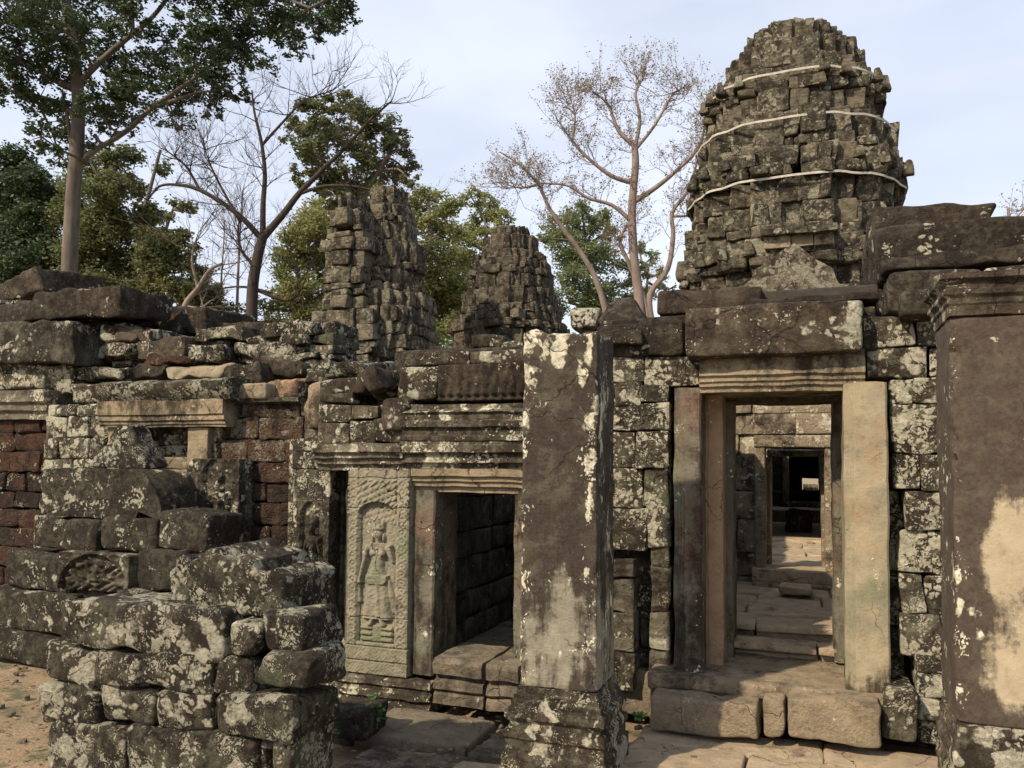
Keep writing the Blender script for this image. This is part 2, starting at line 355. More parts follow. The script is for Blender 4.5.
M['devata'] = stone('devata_sandstone', a=(.26, .23, .165), b=(.19, .175, .13), crust=.26, lichen=.16, green=.45, streak=.4, bump=.5, blkv=0, mott=.2)
M['floor'] = stone('worn_floor_sandstone', a=(.50, .40, .27), b=(.36, .285, .195), dark=(.07, .055, .042), crust=.28, lichen=.08, green=.0, streak=0, bump=.8, mott=.15)
M['paving'] = stone('paving_sandstone', a=(.27, .22, .16), b=(.18, .15, .11), dark=(.045, .038, .031), crust=.42, lichen=.10, green=.15, streak=0, bump=.9, mott=.25)
M['laterite'] = stone('laterite', a=(.125, .056, .034), b=(.07, .033, .023), dark=(.024, .017, .013), crust=.50, lichen=.26, green=.0, bump=1.4, pits=.8, mott=.18)
M['lateriteL'] = stone('lichened_laterite', a=(.14, .07, .043), b=(.085, .045, .03), dark=(.024, .017, .013), crust=.44, lichen=.56, green=.1, bump=1.4, pits=.8, lcol=(.36, .33, .26))
M['pillar'] = stone('pillar_sandstone', a=(.30, .28, .215), b=(.19, .175, .135), dark=(.026, .018, .0145), crust=.46, lichen=.10, lsize=1.2, green=.12, streak=1.3, bump=.6, blkv=0,
    zmask=[(2, .75, 1.55, .62)], mott=.22, lmask=[(0, -1.49, .13, .17), (0, -1.10, .10, .17), (2, 2.5, .5, .12)], lst=.35)
M['pillarR'] = stone('smooth_pillar_sandstone', a=(.40, .335, .225), b=(.32, .27, .185), dark=(.034, .024, .020), crust=.235, lichen=.0, green=.05, streak=.9, bump=.35, blkv=0,
    zmask=[(2, 1.35, 2.0, .72), (0, .84, .70, .80), (2, .72, .52, .45)], mott=.15, lmask=[(0, .675, .08, .14)], lst=.6, crack=.3)
M['step'] = stone('step_sandstone', a=(.44, .35, .235), b=(.30, .24, .165), dark=(.05, .039, .03), crust=.40, lichen=.12, green=.05, streak=.2, bump=1., mott=.25)
M['doorway'] = stone('inner_doorway_sandstone', a=(.36, .29, .20), b=(.25, .20, .14), crust=.36, lichen=.40, green=.1, bump=.9, mott=.3)
M['core'] = plainmat('shade_dark_backing', (.03, .025, .02), (.05, .04, .032))  # near-black colour stands in for shade in the gaps between blocks
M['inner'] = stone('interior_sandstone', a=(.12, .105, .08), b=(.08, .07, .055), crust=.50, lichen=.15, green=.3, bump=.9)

# ---------------------------------------------------------------- masonry
def masonry(mb, x0, x1, z0, z1, Y, depth=.4, ch=(.2, .3), bw=(.3, .6), r=.012, amp=.007, cell=.09, jit=.022, gap=.0025, miss=0., freq=6, axis='x', sgn=1):
    """courses of blocks on a plane; axis 'x': wall runs along X, front at Y facing -Y; axis 'y': runs along Y (x0,x1 are Y), front at X=Y facing sgn*X"""
    z = z0; row = 0
    while z < z1-.03:
        h = rng.uniform(*ch)
        if z1-(z+h) < ch[0]*.6: h = z1-z
        x = x0; first = True
        while x < x1-.02:
            wd = rng.uniform(*bw)*(.6 if first and row % 2 else 1); first = False
            if x1-(x+wd) < bw[0]*.6: wd = x1-x
            if rng.random() >= miss:
                j = rng.uniform(-jit, jit)
                cz = z+h/2; cx = x+wd/2
                if axis == 'x': c = (cx, Y+depth/2+j, cz); hh = (wd/2-gap, depth/2, h/2-gap)
                else: c = (Y-sgn*(depth/2+j), cx, cz); hh = (depth/2, wd/2-gap, h/2-gap)
                v, f = rbox(c, hh, r*rng.uniform(.4, 1.3), cell, amp*rng.uniform(.7, 1.6), freq, cj=.010)
                mb.add(v, f, rng.random())
            x += wd
        z += h; row += 1
def pblock(mb, px0, py0, px1, py1, Y, depth=.35, r=.025, cell=.05, amp=.008, freq=6, cj=.01, rot=(0, 0, 0), gap=0.003):
    """a stone whose front face, standing at depth Y, spans the given directions"""
    mx_, my_ = (px0+px1)/2, (py0+py1)/2
    x0, x1 = at(px0, my_, Y)[0], at(px1, my_, Y)[0]; z0, z1 = at(mx_, py1, Y)[2], at(mx_, py0, Y)[2]
    v, f = rbox(((x0+x1)/2, Y+depth/2, (z0+z1)/2), ((x1-x0)/2-gap, depth/2, (z1-z0)/2-gap), r, cell, amp, freq, cj, rot)
    return mb.add(v, f, rng.random())
def rect(px0, py0, px1, py1, Y):
    mx_, my_ = (px0+px1)/2, (py0+py1)/2
    return at(px0, my_, Y)[0], at(px1, my_, Y)[0], at(mx_, py1, Y)[2], at(mx_, py0, Y)[2]
def mrect(mb, px0, py0, px1, py1, Y, **k):
    x0, x1, z0, z1 = rect(px0, py0, px1, py1, Y); masonry(mb, x0, x1, z0, z1, Y, **k)

# ================================================================ GROUND
GZ = -.12
def ground():
    mb = MB()
    xs = np.concatenate([[-900, -300, -100, -50, -25, -14], np.linspace(-9, 6, 100), [10, 20, 50, 100, 300, 900]])
    ys = np.concatenate([[-400, -100, -30, -8, -2], np.linspace(0, 9, 60), [14, 25, 50, 120, 400, 1500]])
    X, Y_ = np.meshgrid(xs, ys, indexing='ij'); p = np.stack([X, Y_, X*0], -1)
    Z = GZ + .03*vn(p*1.3) + .012*vn(p*5, 4)
    Z = np.where((np.abs(X) > 12) | (Y_ > 12), GZ, Z)
    I = np.arange(X.size).reshape(X.shape)
    F = np.stack([I[:-1, :-1].ravel(), I[1:, :-1].ravel(), I[1:, 1:].ravel(), I[:-1, 1:].ravel()], -1)
    mb.add(np.stack([X, Y_, Z], -1), F)
    m = bpy.data.materials.new('sandy_soil'); m.use_nodes = True; nt = m.node_tree; L = nt.links; bs = nt.nodes['Principled BSDF']; bs.inputs['Roughness'].default_value = .95
    g = N(nt, 'ShaderNodeNewGeometry'); P = g.outputs['Position']; n1 = noise(nt, P, 1.6, 6, .65); n2 = noise(nt, P, 40, 6, .7)
    c = mixc(nt, rng_(nt, n1, .35, .65), (.34, .245, .145), (.21, .155, .09)); c = mixc(nt, rng_(nt, noise(nt, P, 3, 6, .7), .52, .62), c, (.09, .095, .04))
    c = mixc(nt, mathn(nt, 'MULTIPLY', rng_(nt, n2, .5, .65), .5), c, (.07, .05, .03)); L.new(c, bs.inputs['Base Color'])
    bp = N(nt, 'ShaderNodeBump'); bp.inputs['Distance'].default_value = .02; L.new(n2, bp.inputs['Height']); L.new(bp.outputs[0], bs.inputs['Normal'])
    o = mb.build('ground', m, origin=(0, 0, 0)); structure(o)
ground()
# paved terrace in front of the gateway: worn slabs, one sheet of stonework
pv = MB()
def slab(x0, x1, y0, y1, ztop, th=.14, mb=pv, amp=.01, cj=.012, r=.025, tilt=.006):
    v, f = rbox(((x0+x1)/2, (y0+y1)/2, ztop-th/2), ((x1-x0)/2-.004, (y1-y0)/2-.004, th/2), r, .08, amp, 4, cj, rot=(rng.uniform(-tilt, tilt), rng.uniform(-tilt, tilt), 0))
    mb.add(v, f, rng.random())
yy = 1.6
while yy < 5.3:
    d = rng.uniform(.45, .75); x = -1.02 if yy > 3.9 else -1.9
    while x < 2.6:
        wd = rng.uniform(.6, 1.3); slab(x, x+wd, yy, min(yy+d, 5.42), 0.0+rng.uniform(-.008, .008)); x += wd
    yy += d
structure(pv.build('pavement', M['floor']))
# lower paving in front of the side door
pl = MB()
for (px0, py0, px1, py1, zt) in ((372, 708, 478, 734, .02), (480, 706, 520, 740, -.01), (345, 736, 520, 800, -.03)):
    pass
def gslab(mb, px0, px1, y0, y1, zt, th=.16, **k):
    x0 = at(px0, 700, (y0+y1)/2)[0]; x1 = at(px1, 700, (y0+y1)/2)[0]
    slab(x0, x1, y0, y1, zt, th, mb, **k)
gslab(pl, 318, 371, 4.62, 5.0, .0, .24, r=.05)
gslab(pl, 374, 482, 4.55, 5.08, .0, .2, r=.03); gslab(pl, 484, 560, 4.5, 5.05, -.02, .2)
for (a, b, y0, y1) in ((350, 520, 3.9, 4.54), (300, 470, 3.3, 3.88), (472, 560, 3.3, 3.88), (360, 560, 2.6, 3.28)):
    gslab(pl, a, b, y0, y1, -.055, .12, tilt=.012)
structure(pl.build('paved_path', M['paving']))

# ================================================================ HELPERS FOR CARVED FIGURES
def ell(u, v, cu, cv, a, b, H, p=.5): return H*np.clip(1-((u-cu)/a)**2-((v-cv)/b)**2, 0, 1)**p
def cap_(u, v, a, b, r0, r1, H):
    a = np.array(a, float); b = np.array(b, float); d = b-a; t = np.clip(((u-a[0])*d[0]+(v-a[1])*d[1])/(d@d), 0, 1)
    r = r0+(r1-r0)*t; q = np.hypot(u-a[0]-t*d[0], v-a[1]-t*d[1])/r
    return H*np.sqrt(np.clip(1-q*q, 0, 1))
def poly_h(u, v, vs, ls, rs, H, e=1.6):
    """a soft-edged shape given left and right outlines at rows vs"""
    l = np.interp(v, vs, ls); r = np.interp(v, vs, rs); q = np.minimum(u-l, r-u)
    k = np.clip(q/e, 0, 1); k = k*(2-k)
    return np.where((v >= vs[0]) & (v <= vs[-1]), H*k, 0)
def figure(u, v, k=1.):
    """standing crowned temple goddess in about 60 x 125 units, centred on u=29, crown top v=0"""
    mxm = np.maximum; H = .044*k
    h = ell(u, v, 29, 17, 4.6, 6.3, H*1.0)                                   # face
    h = mxm(h, ell(u, v, 29, 10.5, 6.2, 3.2, H*.95)); h = mxm(h, poly_h(u, v, [0, 4, 9], [28.4, 26, 23.5], [29.6, 32, 34.5], H*.8, 2))
    for a in (-4.6, 4.6): h = mxm(h, ell(u, v, 29+a, 5.5, 2, 5, H*.6))
    for a in (-5.4, 5.4): h = mxm(h, ell(u, v, 29+a, 20, 1.5, 5, H*.6))      # long ears
    h = mxm(h, cap_(u, v, (29, 20), (29, 27), 2.6, 3.2, H*.75))
    h = mxm(h, poly_h(u, v, [25, 28, 34, 42, 50, 56, 60], [22, 18.5, 20, 22.5, 22.6, 20.5, 19], [36, 39.5, 38, 35.5, 35.4, 37.5, 39], H*.85, 5))
    for a in (-4.2, 4.2): h = mxm(h, ell(u, v, 29+a, 35.5, 4, 4.2, H*1.12))
    h = mxm(h, poly_h(u, v, [57, 62, 80, 96, 101], [19.5, 17.6, 16.6, 15, 13.5], [38.5, 40.5, 41.5, 43, 44.5], H*.8, 6))   # skirt
    h = mxm(h, poly_h(u, v, [57, 62, 66], [18, 17.6, 20], [40, 40.4, 38], H*1.0, 2))
    h = mxm(h, cap_(u, v, (30, 62), (31, 97), 2.6, 4.5, H*1.0)); h = mxm(h, cap_(u, v, (40, 63), (46, 92), 2, 3.4, H*.55))
    h = mxm(h, cap_(u, v, (19.5, 30), (15.5, 47), 3.1, 2.3, H*.95)); h = mxm(h, cap_(u, v, (15.5, 47), (12.5, 62), 2.4, 1.8, H*.9))
    h = mxm(h, ell(u, v, 12, 64.5, 2.6, 3.2, H)); h = mxm(h, cap_(u, v, (12, 67), (12, 84), 1.2, 2.4, H*.6))
    h = mxm(h, cap_(u, v, (38.5, 30), (44.5, 43), 3.1, 2.3, H*.95)); h = mxm(h, cap_(u, v, (44.5, 43), (41, 30), 2.2, 1.7, H*1.0)); h = mxm(h, ell(u, v, 41, 28, 2.3, 2.6, H))
    h = mxm(h, cap_(u, v, (46, 42), (46, 62), 1, 1.6, H*.5))
    for a in (-4.5, 4.5): h = mxm(h, cap_(u, v, (29+a, 102), (29+a*1.35, 106), 2.4, 3, H*.8))
    h = mxm(h, ell(u, v, 27.2, 16, 1, .8, H*1.1)*0)
    h = h - ell(u, v, 27, 15.8, 1.2, .8, .004*k) - ell(u, v, 31, 15.8, 1.2, .8, .004*k) - ell(u, v, 29, 20.3, 1.8, .5, .004*k) + ell(u, v, 29, 17.6, .9, 1.8, .004*k)
    return h
def devata_big(s, t):
    u = s*60; v = t*205
    base = np.zeros_like(u)+.040
    niche = (u > 11) & (u < 47) & (v > 45) & (v < 174)
    arch = (((u-29)/18)**2+((v-47)/13)**2 < 1) & (v <= 47)
    nh = niche | arch
    h = np.where(nh, .0, base)
    sc = 11*np.pi/2
    uu = np.where(u > 30, u-53, u-6); scroll = .003*np.cos(np.hypot(uu, ((v+4*np.sign(uu)) % 8)-4)*1.7)
    edge = ((u > 2) & (u < 10)) | ((u > 48) & (u < 58))
    h = h + np.where(edge & (v > 8) & (v < 178), scroll, 0)
    h = h - np.where(((np.abs(u-10.6) < .6) | (np.abs(u-1.2) < .6) | (np.abs(u-47.8) < .5) | (np.abs(u-58.6) < .5)) & (v < 178), .008, 0)
    fol = .014*np.abs(np.sin(u*.55+np.cos(v*.3)*1.8)*np.sin(v*.5+u*.25))
    h = h + np.where(~nh & (v > 12) & (v < 50) & ~edge, fol, 0)
    h = h + np.where(nh & (v < 56), .007*np.abs(np.sin(u*.8+np.sin(v*.6)))*np.abs(np.sin(v*.55+u*.2)), 0)
    f = figure(u, v-50)
    ped = np.where((u > 14) & (u < 44) & (v > 157) & (v < 173), .018+.007*np.sign(np.sin(v*1.15))*((np.abs(u-29) > 4)), 0)
    h = np.maximum(h*np.where(nh, 1, 1), h) ; h = np.where(nh, np.maximum(np.maximum(f, ped), h), h)
    h = h + np.where(v >= 178, .001*np.sin(u*1.9)*np.sin(v*1.6), 0) - np.where((np.abs(v-177.5) < .8) | (np.abs(v-192) < .8), .010, 0)
    for jv in (10, 40, 149): h = h - np.where(np.abs(v-jv-.8*np.sin(u*.2)) < .55, .009, 0)
    p = np.stack([u*.16, v*.16, u*0], -1)
    return h + .0025*vn(p*4)+.003*vn(p)
def devata_small(s, t):
    u = s*60; v = t*150
    nh = (((u-29)/21)**2+((v-22)/22)**2 < 1) | ((np.abs(u-29) < 20) & (v > 22) & (v < 142))
    h = np.where(nh, 0, .035+.006*np.sin(v*.5)*np.cos(u*1.1))
    h = np.where(nh, np.maximum(h, figure(u, v-14, 1.3)), h)
    p = np.stack([u*.16, v*.16, u*0], -1)
    return h + .003*vn(p*2.2)+.004*vn(p)

# ================================================================ GATEWAY (main doorway wall)
YW = 5.78
gate = thing('temple_gateway', 'sandstone gateway wall with tall open doorway right of centre under a long dark beam', 'gateway', (gX(786, YW), YW+.3, 0))
gm = MB()
mrect(gm, 590, 330, 672, 396, YW-.06, depth=.4, ch=(.18, .26), bw=(.35, .6), cell=.05, r=.03)
mrect(gm, 590, 396, 672, 446, YW-.05, depth=.42, ch=(.16, .22), bw=(.25, .5), cell=.05, r=.03)
gate_l = MB()
for b in ((612, 356, 645, 382), (645, 356, 700, 386), (614, 382, 640, 406), (640, 384, 668, 402), (608, 404, 669, 431), (610, 431, 635, 468), (635, 431, 669, 468), (609, 468, 643, 508), (643, 468, 669, 508), (610, 508, 646, 550), (646, 506, 670, 548)):
    pblock(gate_l, *b, YW-.16+rng.uniform(-.02, .02), depth=.3, r=.012, cell=.035, amp=.008, gap=.001)
mrect(gm, 606, 546, 672, 700, YW-.02, depth=.4, ch=(.17, .24), bw=(.22, .35), cell=.06)
gp = MB()
mrect(gp, 606, 560, 634, 690, YW-.22, depth=.2, ch=(.2, .3), bw=(.3, .4), cell=.03)
mrect(gp, 650, 470, 671, 690, YW-.12, depth=.16, ch=(.25, .35), bw=(.3, .4), cell=.04)
# right-hand pier
gr = MB()
for b in ((866, 347, 928, 378), (931, 348, 960, 376), (890, 379, 912, 404), (911, 378, 962, 403), (890, 405, 910, 452), (909, 404, 962, 453), (893, 453, 922, 490), (921, 455, 962, 492), (905, 492, 962, 530), (863, 316, 915, 346), (917, 312, 962, 346)):
    pblock(gr, *b, YW-.26+rng.uniform(-.02, .02), depth=.4, r=.012, cell=.035, amp=.009, gap=.001)
mrect(gr, 900, 530, 960, 660, YW-.26, depth=.4, ch=(.14, .3), bw=(.14, .26), cell=.035, r=.018, amp=.012, jit=.03)
mrect(gr, 888, 490, 903, 690, YW-.12, depth=.3, ch=(.3, .45), bw=(.3, .4), cell=.05)
mrect(gr, 917, 655, 962, 748, YW-.34, depth=.4, ch=(.12, .18), bw=(.3, .4), cell=.04, r=.04)
gm.build('masonry', M['wall'], gate); gate_l.build('lichened_blocks', M['wallL'], gate); gp.build('carved_pilaster', M['carved'], gate)
gr.build('right_pier', M['wallL'], gate)
# wall continuing to the right and backing
gk = MB()
x0 = gX(600, YW); xa = gX(690, YW); xb = gX(880, YW); x1 = 3.4
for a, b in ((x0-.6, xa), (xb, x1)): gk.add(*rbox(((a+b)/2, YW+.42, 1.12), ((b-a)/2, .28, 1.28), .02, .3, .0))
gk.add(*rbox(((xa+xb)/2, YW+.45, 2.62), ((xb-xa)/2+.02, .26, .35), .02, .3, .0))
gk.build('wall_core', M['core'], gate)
gx = MB(); masonry(gx, gX(962, YW-.2), 3.4, 0, 2.75, YW-.1, cell=.12); gx.build('side_masonry', M['wall'], gate)
# jambs, lintel, threshold
def vjamb(px0, px1, py0, py1, Y, depth, mat, name, steps=3, st=.012, amp=.007, parent=gate):
    x0, x1, z0, z1 = rect(px0, py0, px1, py1, Y)
    pr = [(x0, Y+depth), (x0, Y)]; wdt = (x1-x0)
    for i in range(steps):
        xa = x0+wdt*(.12+.12*i); pr += [(xa, Y-st*(i)), (xa+.006, Y-st*(i+1))]
    pr += [(x1-.012, Y-st*steps), (x1, Y-st*steps+.012), (x1, Y+depth)]
    mb = MB(); mb.add(*loft(pr, 'z', z0, z1, .045, amp, 5, seed=int(px0))); return mb.build(name, mat, parent, sharp=35)
vjamb(674, 702, 388, 676, 5.55, .3, M['greyjamb'], 'pilaster', 3, .010)
vjamb(703, 723, 392, 668, 5.78, .30, M['orange'], 'door_jamb', 2, .006)
vjamb(845, 889, 383, 692, 5.46, .34, M['tanjamb'], 'door_jamb', 2, .008)
vjamb(723, 733, 398, 664, 6.02, .3, M['greyjamb'], 'inner_jamb', 1, .006)
vjamb(833, 849, 398, 662, 6.1, .28, M['greyjamb'], 'inner_jamb', 2, .008)
# beam and moulded lintel
def hmould(px0, px1, py0, py1, Y, prof, depth, mat, name, parent, cell=.04, amp=.006, freq=5, mb=None):
    """prof: list of (out, t): out metres forward of Y, t 0 bottom..1 top"""
    x0, x1, z0, z1 = rect(px0, py0, px1, py1, Y)
    pr = [(Y+depth, z0)]+[(Y-o, z0+(z1-z0)*t) for o, t in prof]+[(Y+depth, z1)]
    m_ = mb or MB(); m_.add(*loft(pr[::-1], 'x', x0, x1, cell, amp, freq, seed=int(px0+py0)), blk=rng.random())
    return m_ if mb is not None else m_.build(name, mat, parent, sharp=35)
hmould(700, 865, 352, 391, 5.50, [(.0, 0), (.0, .12), (.02, .15), (.02, .24), (.035, .27), (.035, .36), (.055, .42), (.05, .5), (.05, 1)], .55, M['tan'], 'lintel', gate)
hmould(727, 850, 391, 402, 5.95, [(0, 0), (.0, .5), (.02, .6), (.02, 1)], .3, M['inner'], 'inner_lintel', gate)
bmx = MB(); pblock(bmx, 684, 303, 864, 354, 5.34, depth=.6, r=.03, cell=.035, amp=.012, freq=4, cj=.01); bmx.build('beam', M['brownL'], gate)
tb = MB()
pblock(tb, 596, 322, 684, 357, 5.6, depth=.5, cell=.05, amp=.012); pblock(tb, 580, 330, 642, 345, 5.52, depth=.4, cell=.05)
pblock(tb, 655, 288, 762, 312, 5.75, depth=.5, cell=.05, amp=.014); pblock(tb, 748, 296, 880, 305, 5.5, depth=.6, cell=.05); pblock(tb, 600, 318, 690, 332, 5.75, depth=.5, cell=.05)
tb.build('coping', M['brown'], gate)
# roof slabs above the right pier
tr = MB()
pblock(tr, 888, 268, 985, 312, 5.45, depth=.6, cell=.05, amp=.014, r=.04); pblock(tr, 862, 306, 878, 350, 5.5, depth=.4, cell=.05); pblock(tr, 985, 262, 1120, 300, 5.4, depth=.6, cell=.06)
pblock(tr, 900, 288, 940, 316, 5.3, depth=.4, cell=.04, r=.04)
tr.build('upper_courses', M['dark'], gate)

# steps: each stone lies loose on the next
def thing_block(px0, py0, px1, py1, Y, depth, mat, name, label, cat, group=None, **k):
    mb = MB(); pblock(mb, px0, py0, px1, py1, Y, depth, **k); return tag(mb.build(name, mat), label, cat, group)
SG = 'step stones below the main doorway'
for (a, b, y0, y1, lb) in ((650, 759, 700, 736, 'long worn step stone under the shaded left side of the main doorway'),
                           (762, 785, 700, 738, 'small square step stone between two long ones at the main doorway'),
                           (787, 882, 700, 744, 'long rounded sunlit step stone on the right of the lowest doorway step'),
                           (884, 917, 690, 742, 'upright corner stone at the right end of the lowest doorway step')):
    thing_block(a, y0, b, y1, 5.2 if a < 800 or a == 787 else 5.3, .40, M['step'] if a < 880 else M['wall'], 'step_stone', lb, 'step stone', SG, r=.024, cell=.03, amp=.014, cj=.008)
xs0, xs1 = gX(680, 5.6), gX(893, 5.6)
mb = MB(); xs0 = gX(648, 5.4); mb.add(*rbox(((xs0+xs1)/2, 5.80, .285), ((xs1-xs0)/2, .44, .05), .02, .045, .012, 5)); mb.add(*rbox(((xs0+xs1)/2, 5.85, .20), ((xs1-xs0)/2-.02, .45, .09), .02, .045, .009, 5)); mb.build('threshold', M['step'], gate)
# inside floor: rising steps then slabs
fl = MB()
for (y0, y1, zt) in ((6.1, 6.46, .42), (6.45, 6.9, .50)):
    x = -1.15
    while x < 1.1:
        wd = rng.uniform(.5, .9); slab(x, x+wd, y0, y1, zt, .045, fl, r=.015); slab(x, x+wd, y0+.06, y1, zt-.045, .25, fl, r=.01); x += wd
y = 6.9
while y < 13.9:
    d = rng.uniform(.4, .8); x = -1.2
    while x < 1.2:
        wd = rng.uniform(.5, 1.); slab(x, x+wd, y, y+d, .50+rng.uniform(-.02, .02), .3, fl, r=.02); x += wd
    y += d
for (y0, y1, zt) in ((13.9, 19, .48), (19, 34, .8)): slab(-1.2, 1.2, y0, y1, zt, .4, fl)
structure(fl.build('passage_floor', M['floor']))
thing_block(779, 587, 812, 595, 7.9, .3, M['floor'], 'flat_stone', 'thin flat loose stone lying on the passage floor inside the main doorway', 'stone', r=.02, cell=.03, cj=.02)
thing_block(770, 540+28, 790, 574, 10.2, .3, M['floor'], 'flat_stone', 'small flat loose stone beyond the second doorway sill', 'stone', r=.02, cell=.03, cj=.02)

# second doorway seen through the first
Y2 = 8.8
d2 = thing('inner_doorway', 'weathered second doorway seen through the main one, with a plain squared frame', 'doorway', (gX(795, Y2), Y2, .44))
mb = MB(); mrect(mb, 690, 400, 757, 600, Y2, depth=.4, ch=(.25, .4), bw=(.3, .5), cell=.07); mb.build('masonry', M['doorway'], d2); mb = MB(); mrect(mb, 835, 400, 915, 600, Y2, depth=.4, ch=(.25, .4), bw=(.3, .5), cell=.07)
mrect(mb, 690, 330, 915, 434, Y2-.05, depth=.45, ch=(.2, .28), bw=(.7, 1.1), cell=.07); mb.build('masonry', M['doorway'], d2)
mb = MB()
for a, b in ((755, 765), (825, 836)):
    x0, x1, z0, z1 = rect(a, 436, b, 572, Y2-.06); mb = MB(); mb.add(*rbox(((x0+x1)/2, Y2+.15, (z0+z1)/2), ((x1-x0)/2, .22, (z1-z0)/2), .01, .06, .004)); mb.build('door_jamb', M['doorway'], d2)
mb = MB(); pblock(mb, 753, 435, 838, 448, Y2-.09, .45, r=.012, cell=.05, amp=.004); mb.build('lintel', M['doorway'], d2)
mb = MB(); pblock(mb, 752, 571, 838, 584, Y2-.2, .6, r=.012, cell=.05); mb.build('threshold', M['floor'], d2)
mb = MB(); pblock(mb, 766, 449, 826, 456, Y2+.42, .3, r=.01, cell=.05, amp=.004); mb.build('inner_lintel', M['doorway'], d2)
for a, b in ((766, 771), (821, 827)):
    mb = MB(); pblock(mb, a, 456, b, 571, Y2+.42, .3, r=.01, cell=.05, amp=.004); mb.build('inner_jamb', M['doorway'], d2)
mb = MB(); pblock(mb, 752, 584, 840, 592, Y2-.32, .6, r=.012, cell=.05); mb.build('sill_step', M['step'], d2)
# small worn upright stone leaning by the right inner jamb
thing_block(836, 545, 848, 632, 6.5, .2, M['greyjamb'], 'leaning_slab', 'narrow grey upright slab leaning against the right inner jamb of the main doorway', 'stone slab', r=.03, cell=.04)
# side walls of the passage and courts
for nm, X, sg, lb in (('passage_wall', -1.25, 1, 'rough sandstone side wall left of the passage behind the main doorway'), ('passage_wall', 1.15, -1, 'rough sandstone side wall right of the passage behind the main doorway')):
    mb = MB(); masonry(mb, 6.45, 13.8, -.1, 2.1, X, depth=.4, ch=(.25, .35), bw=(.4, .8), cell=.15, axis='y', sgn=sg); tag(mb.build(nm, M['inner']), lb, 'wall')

# ================================================================ PORCH PILLARS
def pillar(cx, cy, hw, z_sh0, z_sh1, mat, label, capital, seed, taper=.0, ok=1.):
    t = thing('stone_pillar', label, 'pillar', (cx, cy, -.02), 'square porch pillars in front of the gateway')
    def warp(v, h):
        k = 1-taper*(v[:, 2:3]/h[2]+1)/2; v = v.copy(); v[:, :2] *= k
        return v
    mb = MB(); mb.add(*rbox((cx, cy, (z_sh0+z_sh1)/2), (hw, hw, (z_sh1-z_sh0)/2), .014, .03, .005, 6, cj=.006, warp=warp, seed=seed))
    v = mb.v[0]
    # broken edges: push chips in along the arrises
    d = np.minimum(hw-np.abs(v[:, 0]-cx), 9); e = np.clip(1-(np.maximum(hw-np.abs(v[:, 0]-cx), hw-np.abs(v[:, 1]-cy)))/.05, 0, 1)
    nn = np.clip(vn(v*9, seed)*.9+vn(v*23, seed+2)*.6-.25, 0, 1)*e*.05
    v[:, 0] -= np.sign(v[:, 0]-cx)*nn; v[:, 1] -= np.sign(v[:, 1]-cy)*nn
    if not capital:
        tp = np.clip((v[:, 2]-(z_sh1-.1))/.1, 0, 1); v[:, 2] -= tp*(.03*(vn(v*7, seed+4)+.6)+.02*vn(v*17, seed+8))
    mb.build('shaft', mat, t)
    b = MB(); z0 = -.04; H = z_sh0-z0
    pr = [(.10, 0), (.10, .30), (.075, .34), (.075, .46), (.095, .49), (.09, .56), (.055, .60), (.05, .64), (.085, .69), (.08, .77), (.04, .80), (.045, .86), (.025, .88), (.03, .92), (.008, .94), (.008, 1.0)]
    b.add(*ring(cx, cy, hw, hw, [(o*ok, z0+H*q) for o, q in pr], .022, .0045, 11, seed)); b.build('base', M['mouldp'], t, sharp=30)
    if capital:
        c = MB(); pr = [(-.004, 0), (.012, .02), (.012, .25), (.02, .3), (.02, .42), (.035, .5), (.035, .6), (.02, .66), (.025, .78), (.05, .86), (.05, 1.)]
        c.add(*ring(cx, cy, hw, hw, [(o, z_sh1+.2*q) for o, q in pr], .025, .006, 7, seed+5)); c.build('capital', M['brownL'], t, sharp=30)
M['mouldp'] = stone('pillar_base_sandstone', a=(.2, .155, .11), b=(.12, .095, .07), crust=.62, lichen=.5, green=.25, streak=.2, bump=1.)
pillar(-1.275, 4.48, .222, .475, 2.46, M['pillar'], 'square pillar with broken top, dark above and pale below, left of the main doorway', False, 5, .05, .70)
pillar(.90, 4.47, .235, .53, 2.42, M['pillarR'], 'smooth square pillar with a projecting capital at the right edge of the photo', True, 9, 0, .35)

# ================================================================ GALLERY WALL with side doorway and goddess
YG = 5.3
gal = thing('gallery_wall', 'low gallery front with dark side doorway and carved goddess panel left of broken pillar', 'wall', (gX(430, YG), YG+.3, -.1))
x0, x1, z0, z1 = rect(349, 468, 411, 674, YG)
mb = MB(); mb.add(*hfield(x0, x1, z0, z1, YG, devata_big, .0042)); mb.build('goddess_relief', M['devata'], gal, sharp=0)
mb = MB()
xl, xr = gX(342, YG), gX(437, YG); zb, zt = gZ(390, 708, YG), gZ(390, 676, YG)
pr0 = [(.09, 0), (.09, .2), (.06, .26), (.06, .36), (.085, .42), (.075, .56), (.045, .6), (.05, .74), (.07, .78), (.065, .93), (.03, 1)]
mb.add(*loft([(YG+.3, zb)]+[(YG-o, zb+(zt-zb)*q) for o, q in pr0]+[(YG+.3, zt)], 'x', xl, xr, .03, .006, 8)[0:2]); mb.build('base_moulding', M['mould'], gal, sharp=35)
mb = MB(); mrect(mb, 318, 392, 352, 470, YG+.05, depth=.4, ch=(.14, .2), bw=(.25, .4), cell=.04, r=.025, amp=.01); mb.build('masonry', M['wall'], gal); mb = MB(); mrect(mb, 350, 468-62, 408, 468, YG+.0, depth=.4, ch=(.14, .2), bw=(.2, .4), cell=.04, r=.02, amp=.008)
mb.build('masonry', M['wall'], gal)
mb = MB(); hmould(318, 406, 444, 470, YG-.04, [(0, 0), (.0, .18), (.03, .24), (.03, .4), (.06, .46), (.06, .62), (.09, .68), (.09, 1)], .3, None, None, None, mb=mb); mb.build('cornice', M['mould'], gal, sharp=35)
